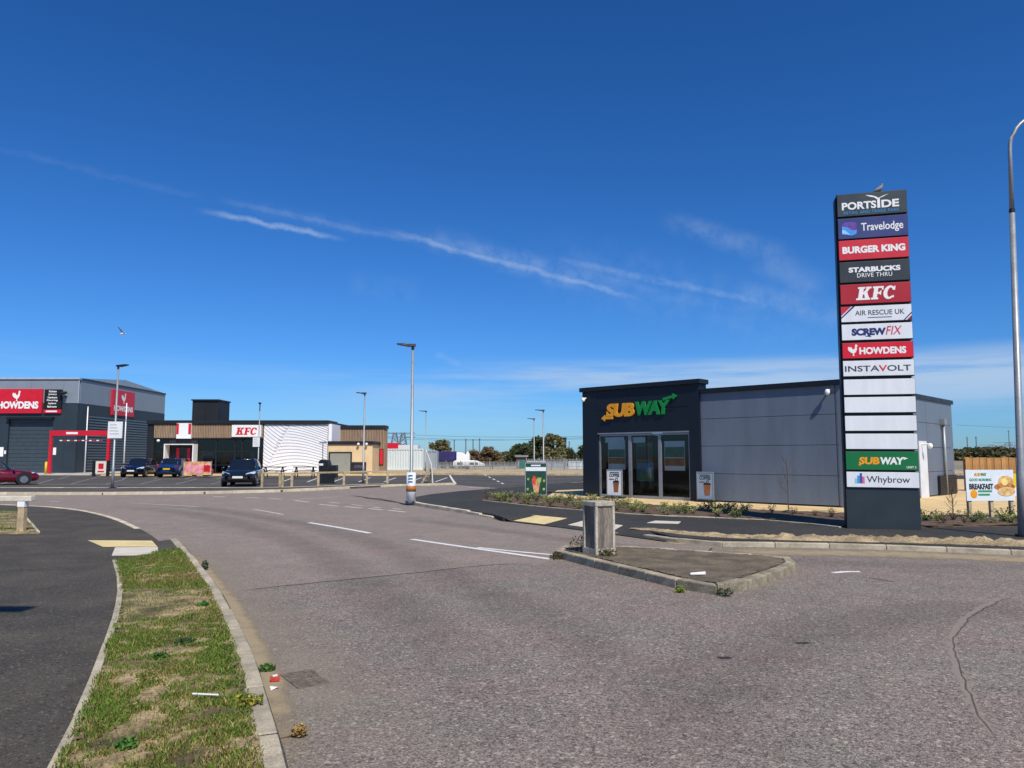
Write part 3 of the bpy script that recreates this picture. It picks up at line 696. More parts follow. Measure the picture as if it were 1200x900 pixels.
# cameras, downpipe, door, roof mast
def cctv(x, y, z, parent, ax):
    r_ = MB(); 
    if ax == 'front':
        r_.tube([(x, y, z), (x, y-.14, z-.02)], .03, 8); b_ = MB().ball((x, y-.18, z-.07), .075, .075, .09)
    else:
        r_.tube([(x, y, z), (x+.25, y, z-.02)], .03, 8); b_ = MB().ball((x+.3, y, z-.08), .09, .09, .10)
    o = b_.build('camera_dome', M_letw, parent, True); r_.build('camera_arm', M_letw, o)
cctv(-.30, -.0, HW-.28, shop, 'front'); cctv(L0+.18, -PRJ, 3.70, shop, 'front'); cctv(.03, sy_(1079), 1.95, shop, 'side')
dp = sy_(1104)
o = MB().box(.031, .20, dp-.16, dp+.16, 2.72, 2.95).build('hopper', M_galv, shop, bevel=.01)
MB().tube([(.11, dp, 2.75), (.11, dp, -.08)], .055, 10).build('downpipe', M_galv, shop, True)
MB().box(.02, .05, sy_(1076), sy_(1085), -.08, 2.05).build('door', pm('white_door', S(214, 218, 222), .5, var=.05), shop)
MB().tube([(-.6, 3.1, HW), (-.6, 3.1, HW+1.0)], .022, 8).build('roof_mast', M_dark, shop); MB().ball((-.6, 3.1, HW+1.02), .06, .06, .09).build('mast_head', M_dark, shop, True)
# dark bin store against the right wall
bs = empty('bin_store', tuple(shop.matrix_basis @ Vector((.06, sy_(1096), 0))), ANG, 'low dark slatted bin store against the shop side wall', 'bin store')
bs.location.z = .115
ln = sy_(1116)-sy_(1096)
for k in range(6): MB().box(.04, .07, .02, ln-.02, .06+k*.115, .16+k*.115).build('slat', M_dark, bs)
MB().box(.0, .04, 0, ln, 0, .76).build('frame', M_dark, bs)
def shop_pt(x, y, z=0): 
    return Vector((Cb.x, Cb.y, .115))+tv*x+nb*y+Vector((0, 0, z))
# A-boards at the shop
def aboard(loc, rz, wd, ht, label, face_mat, draw):
    r_ = empty('advertising_board', loc, rz, label, 'sign board')
    f = MB(); f.box(-wd/2, wd/2, -.02, .0, .10, ht)
    f.build('panel', face_mat, r_)
    fr_ = MB()
    for x in (-wd/2, wd/2-.03): fr_.box(x, x+.03, -.03, .01, 0, ht+.005)
    fr_.box(-wd/2+.03, wd/2-.03, -.03, .01, ht-.03, ht+.005); fr_.box(-wd/2+.03, wd/2-.03, -.03, .01, .08, .11)
    fr_.build('frame', M_galv, r_)
    MB().box(-wd/2-.02, wd/2+.02, -.18, .18, 0, .06).build('base', M_black, r_, bevel=.01)
    draw(r_, wd, ht); return r_
M_ink = pm('print_ink', S(52, 74, 70), .6, var=.1); M_cup = pm('print_cup', S(140, 88, 52), .6, var=.25, vs=8); M_poster_white = pm('poster_white', S(222, 230, 236), .5, var=.04)
def draw_coffee(r_, wd, ht):
    text(r_, 'COFFEE', 0, ht*.80, wd*.66, .12, -.024, M_ink, .04)
    text(r_, '£2', wd*.14, ht*.66, wd*.2, .12, -.024, M_ink, .03)
    MB().box(-wd*.34, -wd*.02, -.024, -.021, ht*.64, ht*.68).build('print', M_cup, r_)
    MB().box(-wd*.30, wd*.30, -.024, -.021, ht*.88, ht*.91).build('print', M_ink, r_)
    MB().plate([(-.02, .22), (.16, .22), (.20, .56), (-.05, .56)], -.026, -.021).build('cup_print', M_cup, r_)
    MB().plate([(-.06, .56), (.21, .56), (.19, .62), (-.04, .62)], -.027, -.021).build('cup_lid_print', M_dark, r_)
b1 = shop_pt(sx_(720, .55), -.55); b1.z = .115
aboard(b1, ANG, .68, 1.02, 'white coffee poster board standing before the left shop window', M_poster_white, draw_coffee)
b2 = shop_pt(sx_(828, .18), -.30); b2.z = .115
M_poster_blue = pm('poster_pale_blue', S(140, 160, 186), .5, var=.05)
aboard(b2, ANG, .62, .98, 'pale blue coffee poster board leaning by the grey cladding wall', M_poster_blue, draw_coffee)
def draw_drink(r_, wd, ht):
    MB().box(-wd/2+.03, wd/2-.03, -.0235, -.0205, ht-.30, ht-.16).build('print', M_poster_white, r_)
    MB().box(-wd*.22, wd*.22, -.0245, -.0205, ht-.125, ht-.075).build('print', M_poster_white, r_)
    MB().plate([(-.07, .18), (.09, .18), (.17, .66), (-.15, .66)], -.025, -.021).build('drink_print', pm('print_peach', S(206, 150, 110), .6, var=.3, vs=9), r_)
    MB().plate([(-.16, .52), (-.02, .44), (.02, .74), (-.10, .80)], -.027, -.021).build('fruit_print', pm('print_red', S(200, 70, 62), .6, var=.3, vs=9), r_)
    MB().plate([(.02, .48), (.18, .56), (.2, .72), (.05, .72)], -.028, -.021).build('fruit_print', pm('print_lime', S(150, 170, 80), .6, var=.3, vs=9), r_)
    for (x, z) in ((-.3, .3), (.29, .3), (-.28, .66), (.3, .60)): MB().ball((x, -.018, z), .045, .008, .05).build('fruit_print', MATS['print_lime'], r_)
ab = P(628, 583, .115)
aboard(ab, R(2), .80, 1.26, 'green drinks poster board at the tip of the planting bed', pm('poster_bottle_green', S(24, 66, 52), .5, var=.15, vs=4), draw_drink)

# ------------------------------------------------------------------ sign tower
tb = P(993, 619.3, .10); tb2 = P(1080.5, 621.4, .10)
ta = Vector((tb2.x-tb.x, tb2.y-tb.y, 0)); TW = ta.length; ta.normalize()
tw = empty('sign_tower', (tb.x, tb.y, .098), math.atan2(ta.y, ta.x), 'tall dark totem sign listing the shops of the retail park', 'sign')
Ymid = (tb.y+tb2.y)/2
def tz(py, px=1030): return PD(px, py, Ymid).z-.098
M_tot = pm('totem_metal', S(44, 56, 62), .45, .1, var=.06, vs=2); M_totd = pm('totem_black', S(16, 18, 20), .5, .1, var=.1, vs=2)
TH_ = tz(226); TDp = .34
MB().box(.0, TW, .03, TDp, 0, tz(572)).build('plinth', M_tot, tw, bevel=.008)
MB().box(.012, TW-.06, .045, TDp-.02, tz(572)-.02, TH_-.03).build('core', M_totd, tw)
MB().box(-.012, .028, .06, TDp-.04, 0.02, TH_-.05).build('side_rail', M_totd, tw)
rows = [(225.5, 251.5, S(58, 66, 68)), (254, 278, S(56, 66, 118)), (280, 303, S(206, 44, 56)), (305.5, 329.5, S(52, 58, 60)), (332, 355, S(172, 34, 44)), (358, 376, None), (379, 397.5, None),
        (401, 419, S(214, 28, 46)), (422, 440, None), (444, 462, None), (465, 483, None), (487, 504.5, None), (508, 526, None), (529, 550.5, S(10, 110, 58)), (553, 571, None)]
M_pan = pm('panel_white', S(226, 229, 232), .35, var=.05, vs=2, stretch=(2, 2, .5))
panels = []
for i, (a, b, col) in enumerate(rows):
    z1, z0 = tz(a), tz(b); m_ = M_pan if col is None else pm('panel_colour_%d' % i, col, .42, var=.03, vs=2)
    wbx = .03 if i < 13 else .02
    p_ = MB().box(wbx, TW-.012, -.008, .02, z0, z1).build('sign_panel', m_, tw, bevel=.004)
    MB().box(wbx-.008, TW-.002, .02, TDp, z0-.012, z1+.012).build('panel_tray', M_totd, tw)
    panels.append((p_, (z0+z1)/2, z1-z0))
xc = TW/2+.01; yp = -.011; TWp = TW-.04
def T(i, s, cx, cz, wd, ht, mat, **k):      # cx, wd in fractions of the panel width, cz, ht of its height
    p_, zc, h = panels[i]; return text(p_, s, .03+cx*TWp, zc+(cz-.5)*h, wd*TWp, ht*h, yp, mat, **k)
def TP(i, pts, mat, dy=0.0):
    p_, zc, h = panels[i]; return MB().plate([(.03+x*TWp, zc+(z-.5)*h) for x, z in pts], yp-.001-dy, yp+.004).build('emblem', mat, p_)
M_cy = pm('print_cyan', S(34, 140, 196), .5, var=.03); M_nv = pm('print_navy', S(28, 40, 104), .5, var=.03); M_gr = pm('print_grey', S(62, 68, 74), .5, var=.03); M_rd = pm('print_scarlet', S(206, 34, 58), .5, var=.03)
M_mar = pm('print_maroon', S(116, 24, 52), .5, var=.03)
T(0, 'PORTS', .315, .45, .50, .34, M_letw, bold=.035); T(0, 'DE', .765, .45, .25, .34, M_letw, bold=.035)
TP(0, [(.580, .28), (.620, .28), (.620, .70), (.580, .70)], M_letw)
TP(0, [(.585, .64), (.598, .72), (.56, .80), (.50, .86), (.41, .90), (.48, .80), (.54, .76)], M_letw); TP(0, [(.585, .64), (.598, .72), (.66, .80), (.75, .88), (.67, .77), (.62, .72)], M_letw)
T(0, 'RETAIL AND TRADE PARK', .49, .15, .80, .13, M_cy, bold=.01, space=1.15)
T(1, 'Travelodge', .635, .47, .60, .50, M_letw, bold=.012)
TP(1, [(.055, .22), (.20, .14), (.26, .20), (.275, .45), (.27, .74), (.22, .82), (.10, .82), (.055, .70)], pm('emblem_violet', S(96, 62, 150), .5, var=.2, vs=8))
TP(1, [(.055, .22), (.20, .14), (.262, .22), (.272, .40), (.20, .40), (.14, .56), (.055, .62)], pm('emblem_sky', S(70, 150, 226), .5, var=.1), .001); TP(1, [(.055, .28), (.18, .18), (.10, .42), (.055, .44)], pm('emblem_pale', S(150, 206, 244), .5, var=.1), .002)
T(2, 'BURGER KING', .5, .5, .90, .36, M_letw, bold=.05)
T(3, 'STARBUCKS', .5, .60, .74, .25, M_letw, bold=.05); T(3, 'DRIVE THRU', .5, .32, .50, .20, M_letw, bold=.004, space=1.1)
def kfc(parent, x0, z0, wd, ht, y, mat):
    # heavy slab-serif italic capitals
    sh = .22
    def pl(pts): return [(x0+(x+sh*z)*wd/3.36, z0+z*ht) for x, z in pts]
    K = [(0, 0), (.62, 0), (.62, .14), (.50, .14), (.50, .40), (.58, .46), (.72, .14), (.62, .14), (.62, 0), (1.16, 0), (1.16, .14), (1.06, .14), (.82, .60), (1.0, .86), (1.12, .86), (1.12, 1), (.66, 1), (.66, .86), (.74, .86), (.50, .56), (.50, .86), (.60, .86), (.60, 1), (0, 1), (0, .86), (.14, .86), (.14, .14), (0, .14)]
    Fl = [(1.24, 0), (1.82, 0), (1.82, .14), (1.70, .14), (1.70, .42), (1.88, .42), (1.90, .34), (2.0, .34), (2.0, .66), (1.90, .66), (1.88, .56), (1.70, .56), (1.70, .86), (1.98, .86), (2.02, .72), (2.14, .72), (2.12, 1), (1.24, 1), (1.24, .86), (1.36, .86), (1.36, .14), (1.24, .14)]
    Cc = []
    for k in range(15):
        an = R(50+260*k/14); Cc.append((2.66+.48*math.cos(an), .5+.52*math.sin(an)))
    Cc += [(3.10, .10), (3.06, .28)]
    for k in range(13):
        an = R(305-250*k/12); Cc.append((2.72+.22*math.cos(an), .5+.36*math.sin(an)))
    Cc += [(2.90, .68), (3.10, .66), (3.08, .98), (3.0, .98)]
    o = empty('lettering'); o.parent = parent
    for nm, pts in (('letter', K), ('letter', Fl), ('letter', Cc)):
        MB().plate(pl(pts), y, y+.006).build(nm, mat, o)
p_, zc, h = panels[4]; kfc(p_, .03+.22*TWp, zc-.32*h, .58*TWp, .66*h, yp-.003, M_letw)
T(5, 'AIR RESCUE UK', .55, .56, .70, .32, M_gr, bold=.008); TP(5, [(.38, .22), (.72, .22), (.72, .26), (.38, .26)], M_gr)
TP(5, [(0, .42), (.145, 1), (0, 1)], M_rd); TP(5, [(0, .22), (0, .32), (.165, 1), (.20, 1)], M_nv); TP(5, [(.90, 0), (1, .42), (1, .52), (.88, 0)], M_nv); TP(5, [(.93, 0), (1, 0), (1, .30)], M_mar)
T(6, 'SCREW', .385, .50, .49, .46, M_nv, bold=.06, space=.95); T(6, 'FIX', .74, .54, .23, .54, M_rd, bold=.004, shear=.25); TP(6, [(.33, .22), (.42, .16), (.40, .30)], M_nv)
T(7, 'HOWDENS', .57, .47, .66, .46, M_letw, bold=.045)
def rooster(parent, cx, cz, s, y, mat, axis='x'):
    pts = [(-.50, .10), (-.52, .32), (-.40, .42), (-.30, .30), (-.20, .40), (-.10, .18), (.06, .10), (.16, .30), (.18, .56), (.26, .66), (.36, .58), (.44, .48), (.34, .42), (.34, .10), (.22, -.16), (.06, -.30), (.05, -.48), (.14, -.54), (-.08, -.54), (-.04, -.30), (-.24, -.20), (-.42, -.04)]
    m = MB(); m.plate([(cx+x*s, cz+z*s) for x, z in pts], y, y+.006)
    if axis == 'y': m.v = [(-b, a, c) for a, b, c in m.v]
    return m.build('rooster_emblem', mat, parent)
p_, zc, h = panels[7]; rooster(p_, .03+.155*TWp, zc, .66*h*.95, yp-.002, M_letw)
T(8, 'INSTA', .27, .48, .49, .38, M_gr, bold=.015, space=1.0); T(8, 'V', .565, .48, .12, .40, M_rd, bold=.02); T(8, 'OLT', .79, .48, .33, .38, M_gr, bold=.015)
T(13, 'SUB', .32, .50, .29, .40, M_sy, bold=.05, shear=.1); T(13, 'WAY', .64, .50, .33, .40, M_letw, bold=.05, shear=.1); TP(13, [(.16, .26), (.20, .34), (.20, .22)], M_sy); TP(13, [(.79, .72), (.86, .64), (.80, .56)], M_letw); T(13, 'UNIT 3', .90, .16, .13, .12, M_letw, bold=.02)
T(14, 'Whybrow', .575, .46, .60, .56, M_gr, bold=.006)
for (x, h1, c) in ((.11, .32, S(130, 206, 220)), (.145, .50, S(80, 150, 210)), (.18, .66, S(70, 80, 170)), (.215, .44, S(226, 110, 140))):
    TP(14, [(x, .26), (x+.032, .26), (x+.032, .26+h1), (x, .26+h1)], pm('bar_%d' % int(x*1000), c, .5, var=.03))
tw.rotation_euler = (0, R(.35), tw.rotation_euler.z)
# bird perched on the tower
def bird_perched(loc, rz, label):
    r_ = empty('bird', loc, rz, label, 'bird')
    b_ = MB(); b_.tube([(-.13, 0, .03), (-.06, 0, .07), (0, 0, .10), (.05, 0, .14), (.075, 0, .185), (.09, 0, .21)], [.012, .035, .055, .045, .028, .022], 10); b_.ball((.088, 0, .212), .03, .026, .028)
    b_.tube([(.112, 0, .21), (.14, 0, .205)], [.008, .002], 6)
    b_.tube([(.01, .02, .06), (.01, .02, 0)], .005, 5); b_.tube([(.01, -.02, .06), (.01, -.02, 0)], .005, 5)
    b_.build('body', pm('grey_plumage', S(120, 116, 116), .8, var=.35, vs=14), r_, True)
    wg = MB()
    for s in (-1, 1): wg.add([(.045, s*.044, .135), (.03, s*.058, .08), (-.06, s*.05, .05), (-.15, s*.015, .035), (-.06, s*.035, .085)], [(0, 1, 2, 3, 4)] if s < 0 else [(4, 3, 2, 1, 0)])
    wg.build('wing', pm('dark_plumage', S(52, 52, 58), .8, var=.2, vs=14), r_)
    return r_
pt = tw.matrix_basis @ Vector((TW*.63, .12, TH_+.0)); bird_perched((pt.x, pt.y, pt.z+.0), R(10), 'small grey bird perched on top of the sign tower')
MB().box(.03, TW-.012, .021, TDp, TH_-.04, TH_).build('top_cap', M_totd, tw)

# ------------------------------------------------------------------ lamps
def lamp(px, pyb, pyt, zb, label, head, rb=.07, rt=.04, hl=.55, group='car park lamp posts', sign=None, cat='lamp post', hdrop=True):
    b_ = P(px, pyb, zb); top = PD(px, pyt, b_.y).z; H = top-zb
    r_ = empty('lamp_post', (b_.x, b_.y, zb-.004), 0, label, cat, group)
    MB().tube([(0, 0, 0), (0, 0, 1.0), (0, 0, 1.02), (0, 0, H)], [rb, rb, rb*.8, rt], 10).build('pole', M_galv, r_, True)
    MB().box(-.14, .14, -.14, .14, 0, .03).build('base_plate', M_dark, r_)
    hm = MB(); hd = Vector(head).normalized(); n = Vector((-hd.y, hd.x, 0))
    pts = [(-.10, .06, -.02, .06), (.12, .08, -.04, .06), (hl*.6, .13, .0, .07), (hl, .10, .03, .07), (hl+.04, .03, .045, .065)]
    vs = []
    for x, w_, z0, z1 in pts:
        c = hd*x
        vs += [c+n*w_+Vector((0, 0, H+z0)), c-n*w_+Vector((0, 0, H+z0)), c-n*w_*.8+Vector((0, 0, H+z1)), c+n*w_*.8+Vector((0, 0, H+z1))]
    fs_ = [(3, 2, 1, 0), (16, 17, 18, 19)]
    for i in range(4):
        for k in range(4): fs_.append((i*4+k, i*4+(k+1) % 4, i*4+4+(k+1) % 4, i*4+4+k))
    hm.add(vs, fs_); hm.tube([(0, 0, H-.14), (0, 0, H+.02)], rt*1.25, 8)
    hm.build('lamp_head', M_dark, r_)
    if sign:
        (a0, y0, a1, y1) = sign; q0 = PD(a0, y1, b_.y); q1 = PD(a1, y0, b_.y)
        so = MB().box(q0.x-b_.x, q1.x-b_.x, -rb-.02, -rb, q0.z-zb, q1.z-zb).build('notice_board', pm('notice_white', S(226, 228, 226), .5, var=.03), r_)
        w_, h_ = q1.x-q0.x, q1.z-q0.z; cx = (q0.x+q1.x)/2-b_.x; cz = (q0.z+q1.z)/2-zb
        for k in range(4): MB().box(cx-w_*.36, cx+w_*(.1+.06*k), -rb-.023, -rb-.0201, cz+h_*(.28-.18*k), cz+h_*(.32-.18*k)).build('notice_print', pm('notice_grey', S(150, 152, 156), .6, var=.1), so)
    return r_
lamp(131.5, 572, 429, .1, 'lamp post with square white notice in front of the trade depot', (1, -.3, 0), sign=(127, 494, 145, 513.5))
l2 = lamp(481.5, 588.5, 405, .1, 'tall lamp post with coloured bands round its foot on the kerb nose', (-1, -.1, 0), hl=.5)
b_ = l2.location; M_band = pm('post_wrap', S(216, 220, 222), .5, var=.1, vs=6)
wr = MB().tube([(0, 0, .0), (0, 0, .98)], .155, 16).build('post_wrap', M_band, l2, True)
MB().tube([(0, 0, .36), (0, 0, .54)], [.165, .165], 16).build('wrap_band', pm('wrap_orange', S(206, 140, 60), .5, var=.3, vs=10, alt=S(150, 84, 40)), wr, True)
for z in (.66, .76, .86): MB().box(-.07, .07, -.164, -.150, z, z+.045).build('wrap_print', M_pt, wr)
lamp(425.5, 566, 461, .012, 'lamp post behind the knee rail before the restaurant doors', (-1, 0, 0), hl=.5)
lamp(498.5, 552, 482, .16, 'far lamp post beside the grey storage container', (-1, .1, 0), hl=.7)
lamp(302, 557, 473, .10, 'lamp post with white notice at the end of the glazed restaurant front', (.3, -1, 0), sign=(296.5, 512.5, 305, 523.5))
lamp(626, 553.5, 491, .16, 'farther of the two slim lamp posts behind the drinks board', (-1, 0, 0), hl=.6)
lamp(637, 559, 481, .10, 'nearer of the two slim lamp posts behind the drinks board', (-1, 0, 0), hl=.6)
# street lamp just left of the frame: only the shadow of its lantern shows on the near pavement
hp = P(36, 714, .09); off_ = 8.0/math.tan(SUN_EL); hx, hy_ = hp.x+SH.x*off_, hp.y+SH.y*off_
r_ = empty('street_lamp', (hx-1.5, hy_, .09), 0, 'street lamp whose lantern shadow falls on the near left pavement', 'street lamp')
MB().tube([(0, 0, 0), (0, 0, 8.0)], [.09, .05], 10).build('pole', M_galv, r_, True); MB().tube([(0, 0, 7.95), (1.0, 0, 8.0)], .035, 8).build('arm', M_galv, r_, True); MB().box(.9, 1.5, -.13, .13, 7.95, 8.05).build('lantern', M_dark, r_, bevel=.03)
# slim white poles by the depot
for (px, yb, yt, lb) in ((99, 554, 477, 'slim white flag pole at the corner of the trade depot'), (144.5, 555, 473, 'slim white flag pole before the slatted depot side wall')):
    b_ = P(px, yb, .09); z = PD(px, yt, b_.y).z-.09
    r_ = empty('flag_pole', (b_.x, b_.y, .088), 0, lb, 'pole', 'depot flag poles')
    MB().tube([(0, 0, 0), (0, 0, z)], [.07, .045], 8).build('pole', M_letw, r_, True); MB().ball((0, 0, z), .06, .06, .06).build('finial', M_letw, r_, True)
    MB().tube([(0, 0, 0), (0, 0, .12)], .12, 10).build('foot', M_galv, r_)
# tall street lamp at the right edge
b_ = P(1199, 629, .1); r_ = empty('street_lamp', (b_.x, b_.y, .098), 0, 'tall grey street lamp with curved arm at the right edge', 'street lamp'); r_.rotation_euler = (0, R(1.75), 0)
zt = PD(1184, 175, b_.y).z-.098; zj = PD(1188, 246, b_.y).z-.098
MB().tube([(0, 0, 0), (0, 0, 1.2), (0, 0, 1.25), (0, 0, zj)], [.085, .08, .068, .05], 14).build('pole', M_galv, r_, True)
arm = [(0, 0, zj), (0, 0, zt)]
for k in range(1, 9): an = R(k*9); arm.append((.75*(1-math.cos(an)), 0, zt+.75*math.sin(an)))
e = arm[-1]; arm.append((e[0]+.75, 0, e[2]+.2))
MB().tube(arm, [.044]+[.036]*(len(arm)-1), 12).build('arm', M_galv, r_, True)
MB().tube([(0, 0, zj-.06), (0, 0, zj+.02)], .052, 12).build('collar', M_dark, r_)
MB().ball((e[0]+1.05, 0, e[2]+.24), .36, .14, .08).build('lantern', M_galv, r_, True)
MB().tube([(0, 0, 0), (0, 0, .05)], .13, 12).build('foot', M_dark, r_)

# ------------------------------------------------------------------ trade depot (far left)
HY = 70.0; HZ = .088
def X(px, Y): return PD(px, 500, Y).x
def Z(py, Y, px=600): return PD(px, py, Y).z
hc = X(90, HY); HH = Z(443, HY)-HZ; hb = 87.5
dep = empty('trade_depot', (hc, HY, HZ), 0, 'large grey metal clad trade depot with red signs', 'building')
def lx(px): return X(px, HY)-hc
def lz(py): return Z(py, HY)-HZ
M_hup = pm('pale_cladding', S(140, 150, 158), .45, .2, var=.05, vs=.6); M_hlo = pm('anthracite_cladding', S(46, 58, 66), .5, .1, var=.08, vs=.6)
zsplit = lz(472.5); x0 = lx(-230); DB = hb-HY
MB().box(x0+.3, -.3, .3, DB-.3, 0, HH-.2).build('core', M_hlo, dep)
# upper band panels
xw = x0
while xw < -.2:
    xe = min(xw+3.0, -.02); MB().box(xw+.008, xe-.008, -.02, .28, zsplit+.02, HH-.12).build('cladding_panel', M_hup, dep); xw += 3.0
yy = .0
M_hup2 = M_hup
while yy < DB-.1:
    ye = min(yy+3.5, DB); MB().box(-.28, .02, yy+.008 if yy else .281, ye-.008, zsplit+.02, HH-.12).build('cladding_panel', M_hup, dep); yy += 3.5
dx0, dx1 = lx(10), lx(62); dz = lz(491)
xw = x0
edges = [x0+k*1.0 for k in range(200) if x0+k*1.0 < dx0-.3]+[dx0]
for a, b in zip(edges, edges[1:]): MB().box(a+.006, b-.006, .0, .28, 0, zsplit).build('cladding_panel', M_hlo, dep)
n_ = int((0-dx1)/1.0); ed_ = [dx1+(0-dx1)*k/n_ for k in range(n_+1)]
for a, b in zip(ed_, ed_[1:]): MB().box(a+.006, b-.006 if b < -.01 else -.002, .0, .28, 0, zsplit).build('cladding_panel', M_hlo, dep)
MB().box(dx0, dx1, .0, .28, dz, zsplit).build('cladding_panel', M_hlo, dep)
MB().box(dx0-.1, dx1+.1, -.35, .02, dz-.02, dz+.16).build('door_canopy', M_black, dep)
door = MB(); nd = 14
for k in range(nd): door.box(dx0+.02, dx1-.02, .17, .25, k*dz/nd+.012, (k+1)*dz/nd-.012)
MB().box(dx0, dx1, .25, .29, 0, dz).build('door_back', M_joint, dep)
for k in range(nd): MB().box(dx0+.02, dx1-.02, .17, .25, k*dz/nd+.012, (k+1)*dz/nd-.012).build('door_slat', pm('roller_door', S(60, 72, 80), .5, .1, var=.05), dep)
MB().box(x0, .10, -.14, .3, HH-.12, HH+.04).build('eaves_gutter', pm('pale_gutter', S(190, 198, 204), .4, .3, var=.05), dep)
MB().box(-.2, .10, .3, DB, HH-.14, HH+.02).build('eaves_gutter', M_hlo, dep)
MB().box(-.02, .06, -.05, .0, zsplit, HH-.12).build('corner_flashing', pm('pale_flashing', S(180, 188, 194), .4, .3, var=.05), dep)
# roof
MB().add([(x0, .3, HH), (0, .3, HH), (0, DB, HH), (x0, DB, HH), (x0, DB/2, HH+.7), (-.2, DB/2, HH+.7)], [(0, 1, 5, 4), (2, 3, 4, 5), (1, 2, 5), (3, 0, 4)]).build('roof', M_hup, dep)
# slatted side wall
yl0, yl1 = .6, 15.0; zl1 = lz(484)
def hy(px):   # depth along the side wall for a pixel column
    return (hc/((px-600)/F))*1.0-HY if px != 600 else 0
ys0 = max(.5, hy(101)); ys1 = min(DB-.4, hy(172)); ns = 20
MB().box(.0, .03, .282, DB, 0, zsplit).build('side_wall', M_hlo, dep)
M_slat = pm('louvre_slat', S(96, 108, 116), .45, .2, var=.05, vs=1)
for k in range(ns):
    z0 = .25+k*(zl1-.3)/ns
    MB().box(.031, .10, ys0, ys1, z0, z0+(zl1-.3)/ns*.52).build('slat', M_slat, dep)
# signs
def signbox(parent, x0, x1, z0, z1, y, mat, th=.16, name='sign_board'): return MB().box(x0, x1, y-th, y, z0, z1).build(name, mat, parent, bevel=.01)
yS = -.02; so = signbox(dep, lx(-60), lx(49), lz(484.5), lz(456), yS, M_red)
text(so, 'HOWDENS', (lx(-3)+lx(45))/2, lz(474.8), lx(45)-lx(-3), lz(470.6)-lz(479.2), yS-.19, M_letw, bold=.05)
rooster(so, lx(19.2), lz(464.6), (lx(24)-lx(14))*1.02, yS-.19, M_letw)
sb = signbox(dep, lx(51.3), lx(71.5), lz(479.5), lz(456.5), yS, M_black)
for k, s_ in enumerate(['Kitchens', 'Joinery', 'Hardware', 'Flooring', 'Appliances', 'Bathrooms']):
    zc_ = lz(458.8+k*3.55); wl = (lx(68)-lx(53.5))*(.62+.07*(k % 4)+.05*(k > 2))
    text(sb, s_, lx(61), zc_, wl, lz(457.4)-lz(459.8), yS-.18, M_letw, bold=.03)
sr = signbox(dep, lx(51.3), lx(71.5), lz(484.3), lz(480), yS, M_red); MB().box(lx(54), lx(67), yS-.17, yS-.161, lz(483), lz(481.3)).build('print', M_letw, sr)
# flood light beside the signs
MB().obox((lx(75), -.45, lz(461)), .55, .4, .18, 0, R(25)).build('flood_light', M_dark, dep); MB().tube([(lx(75), 0, lz(466)), (lx(75), -.42, lz(462))], .04, 6).build('flood_light_arm', M_dark, dep)
# sign on the side wall
ya, yb = hy(128.5), hy(154.5)
za, zb_ = zl1+.15, HH-.55
ss = MB().box(.03, .20, ya, yb, za, zb_).build('sign_board', M_red, dep, bevel=.01)
text(ss, 'HOWDENS', (ya+yb)/2, za+(zb_-za)*.28, (yb-ya)*.86, (zb_-za)*.22, .212, M_letw, bold=.05, axis='y')
rooster(ss, (ya+yb)/2, za+(zb_-za)*.68, (zb_-za)*.36, -.212, M_letw, 'y')
for (a, b, c, d) in ((-3, 6, 524, 535), (64, 67.5, 524.5, 533), (7, 9, 528, 532)):
    MB().box(lx(a), lx(b), -.03, -.005, lz(d), lz(c)).build('wall_notice', M_letw, dep)
# height barrier
bY = 66.5
def bx_(px): return X(px, bY)
hbz = .088
hbx = empty('height_barrier', (bx_(61), bY, hbz), 0, 'red height restriction barrier before the trade depot', 'barrier'); o0 = bx_(61)
zz = lambda py: Z(py, bY)-hbz
for px in (61, 128.5): MB().box(bx_(px)-o0-.11, bx_(px)-o0+.11, -.11, .11, 0, zz(504.5)).build('post', M_red, hbx)
MB().box(bx_(61)-o0+.11, bx_(128.5)-o0-.11, -.12, .12, zz(510.5), zz(504.6)).build('beam', M_red, hbx)
MB().box(bx_(79)-o0, bx_(92.5)-o0, -.13, -.121, zz(508.8), zz(506.4)).build('beam_notice', M_letw, hbx)
for k in range(12):
    a = bx_(71+k*4.3)-o0; MB().box(a, a+.22, -.03, .03, zz(516.8), zz(515.6)).build('hanging_bar', M_letw if k % 2 == 0 else M_red, hbx)
for px in (73, 119): MB().tube([(bx_(px)-o0, 0, zz(516)), (bx_(px)-o0, 0, zz(510))], .012, 5).build('chain', M_dark, hbx)
yp_ = empty('bollard', (bx_(57.5), bY-.1, hbz), 0, 'short yellow bollard beside the red barrier post', 'bollard')
MB().tube([(0, 0, 0), (0, 0, 1.02)], .1, 10).build('post', pm('bollard_yellow', S(226, 176, 30), .5, var=.08), yp_, True); MB().ball((0, 0, 1.02), .1, .1, .05).build('cap', MATS['bollard_yellow'], yp_, True)
bb = P(118, 558, .088)
br = empty('poster_stand', (bb.x, bb.y, .088), 0, 'black framed poster stand under the red height barrier', 'sign board')
MB().box(-.42, .42, -.03, .0, .2, 1.15).build('panel', pm('cream_poster', S(226, 214, 196), .6, var=.06), br)
for s in (-1, 1): MB().box(s*.42, s*.66, -.06, .04, 0, 1.2).build('side', M_black, br)
MB().box(-.2, .2, -.036, -.031, .55, .98).build('print', M_red, br); MB().box(-.25, .25, -.036, -.031, .3, .42).build('print', M_rd, br)

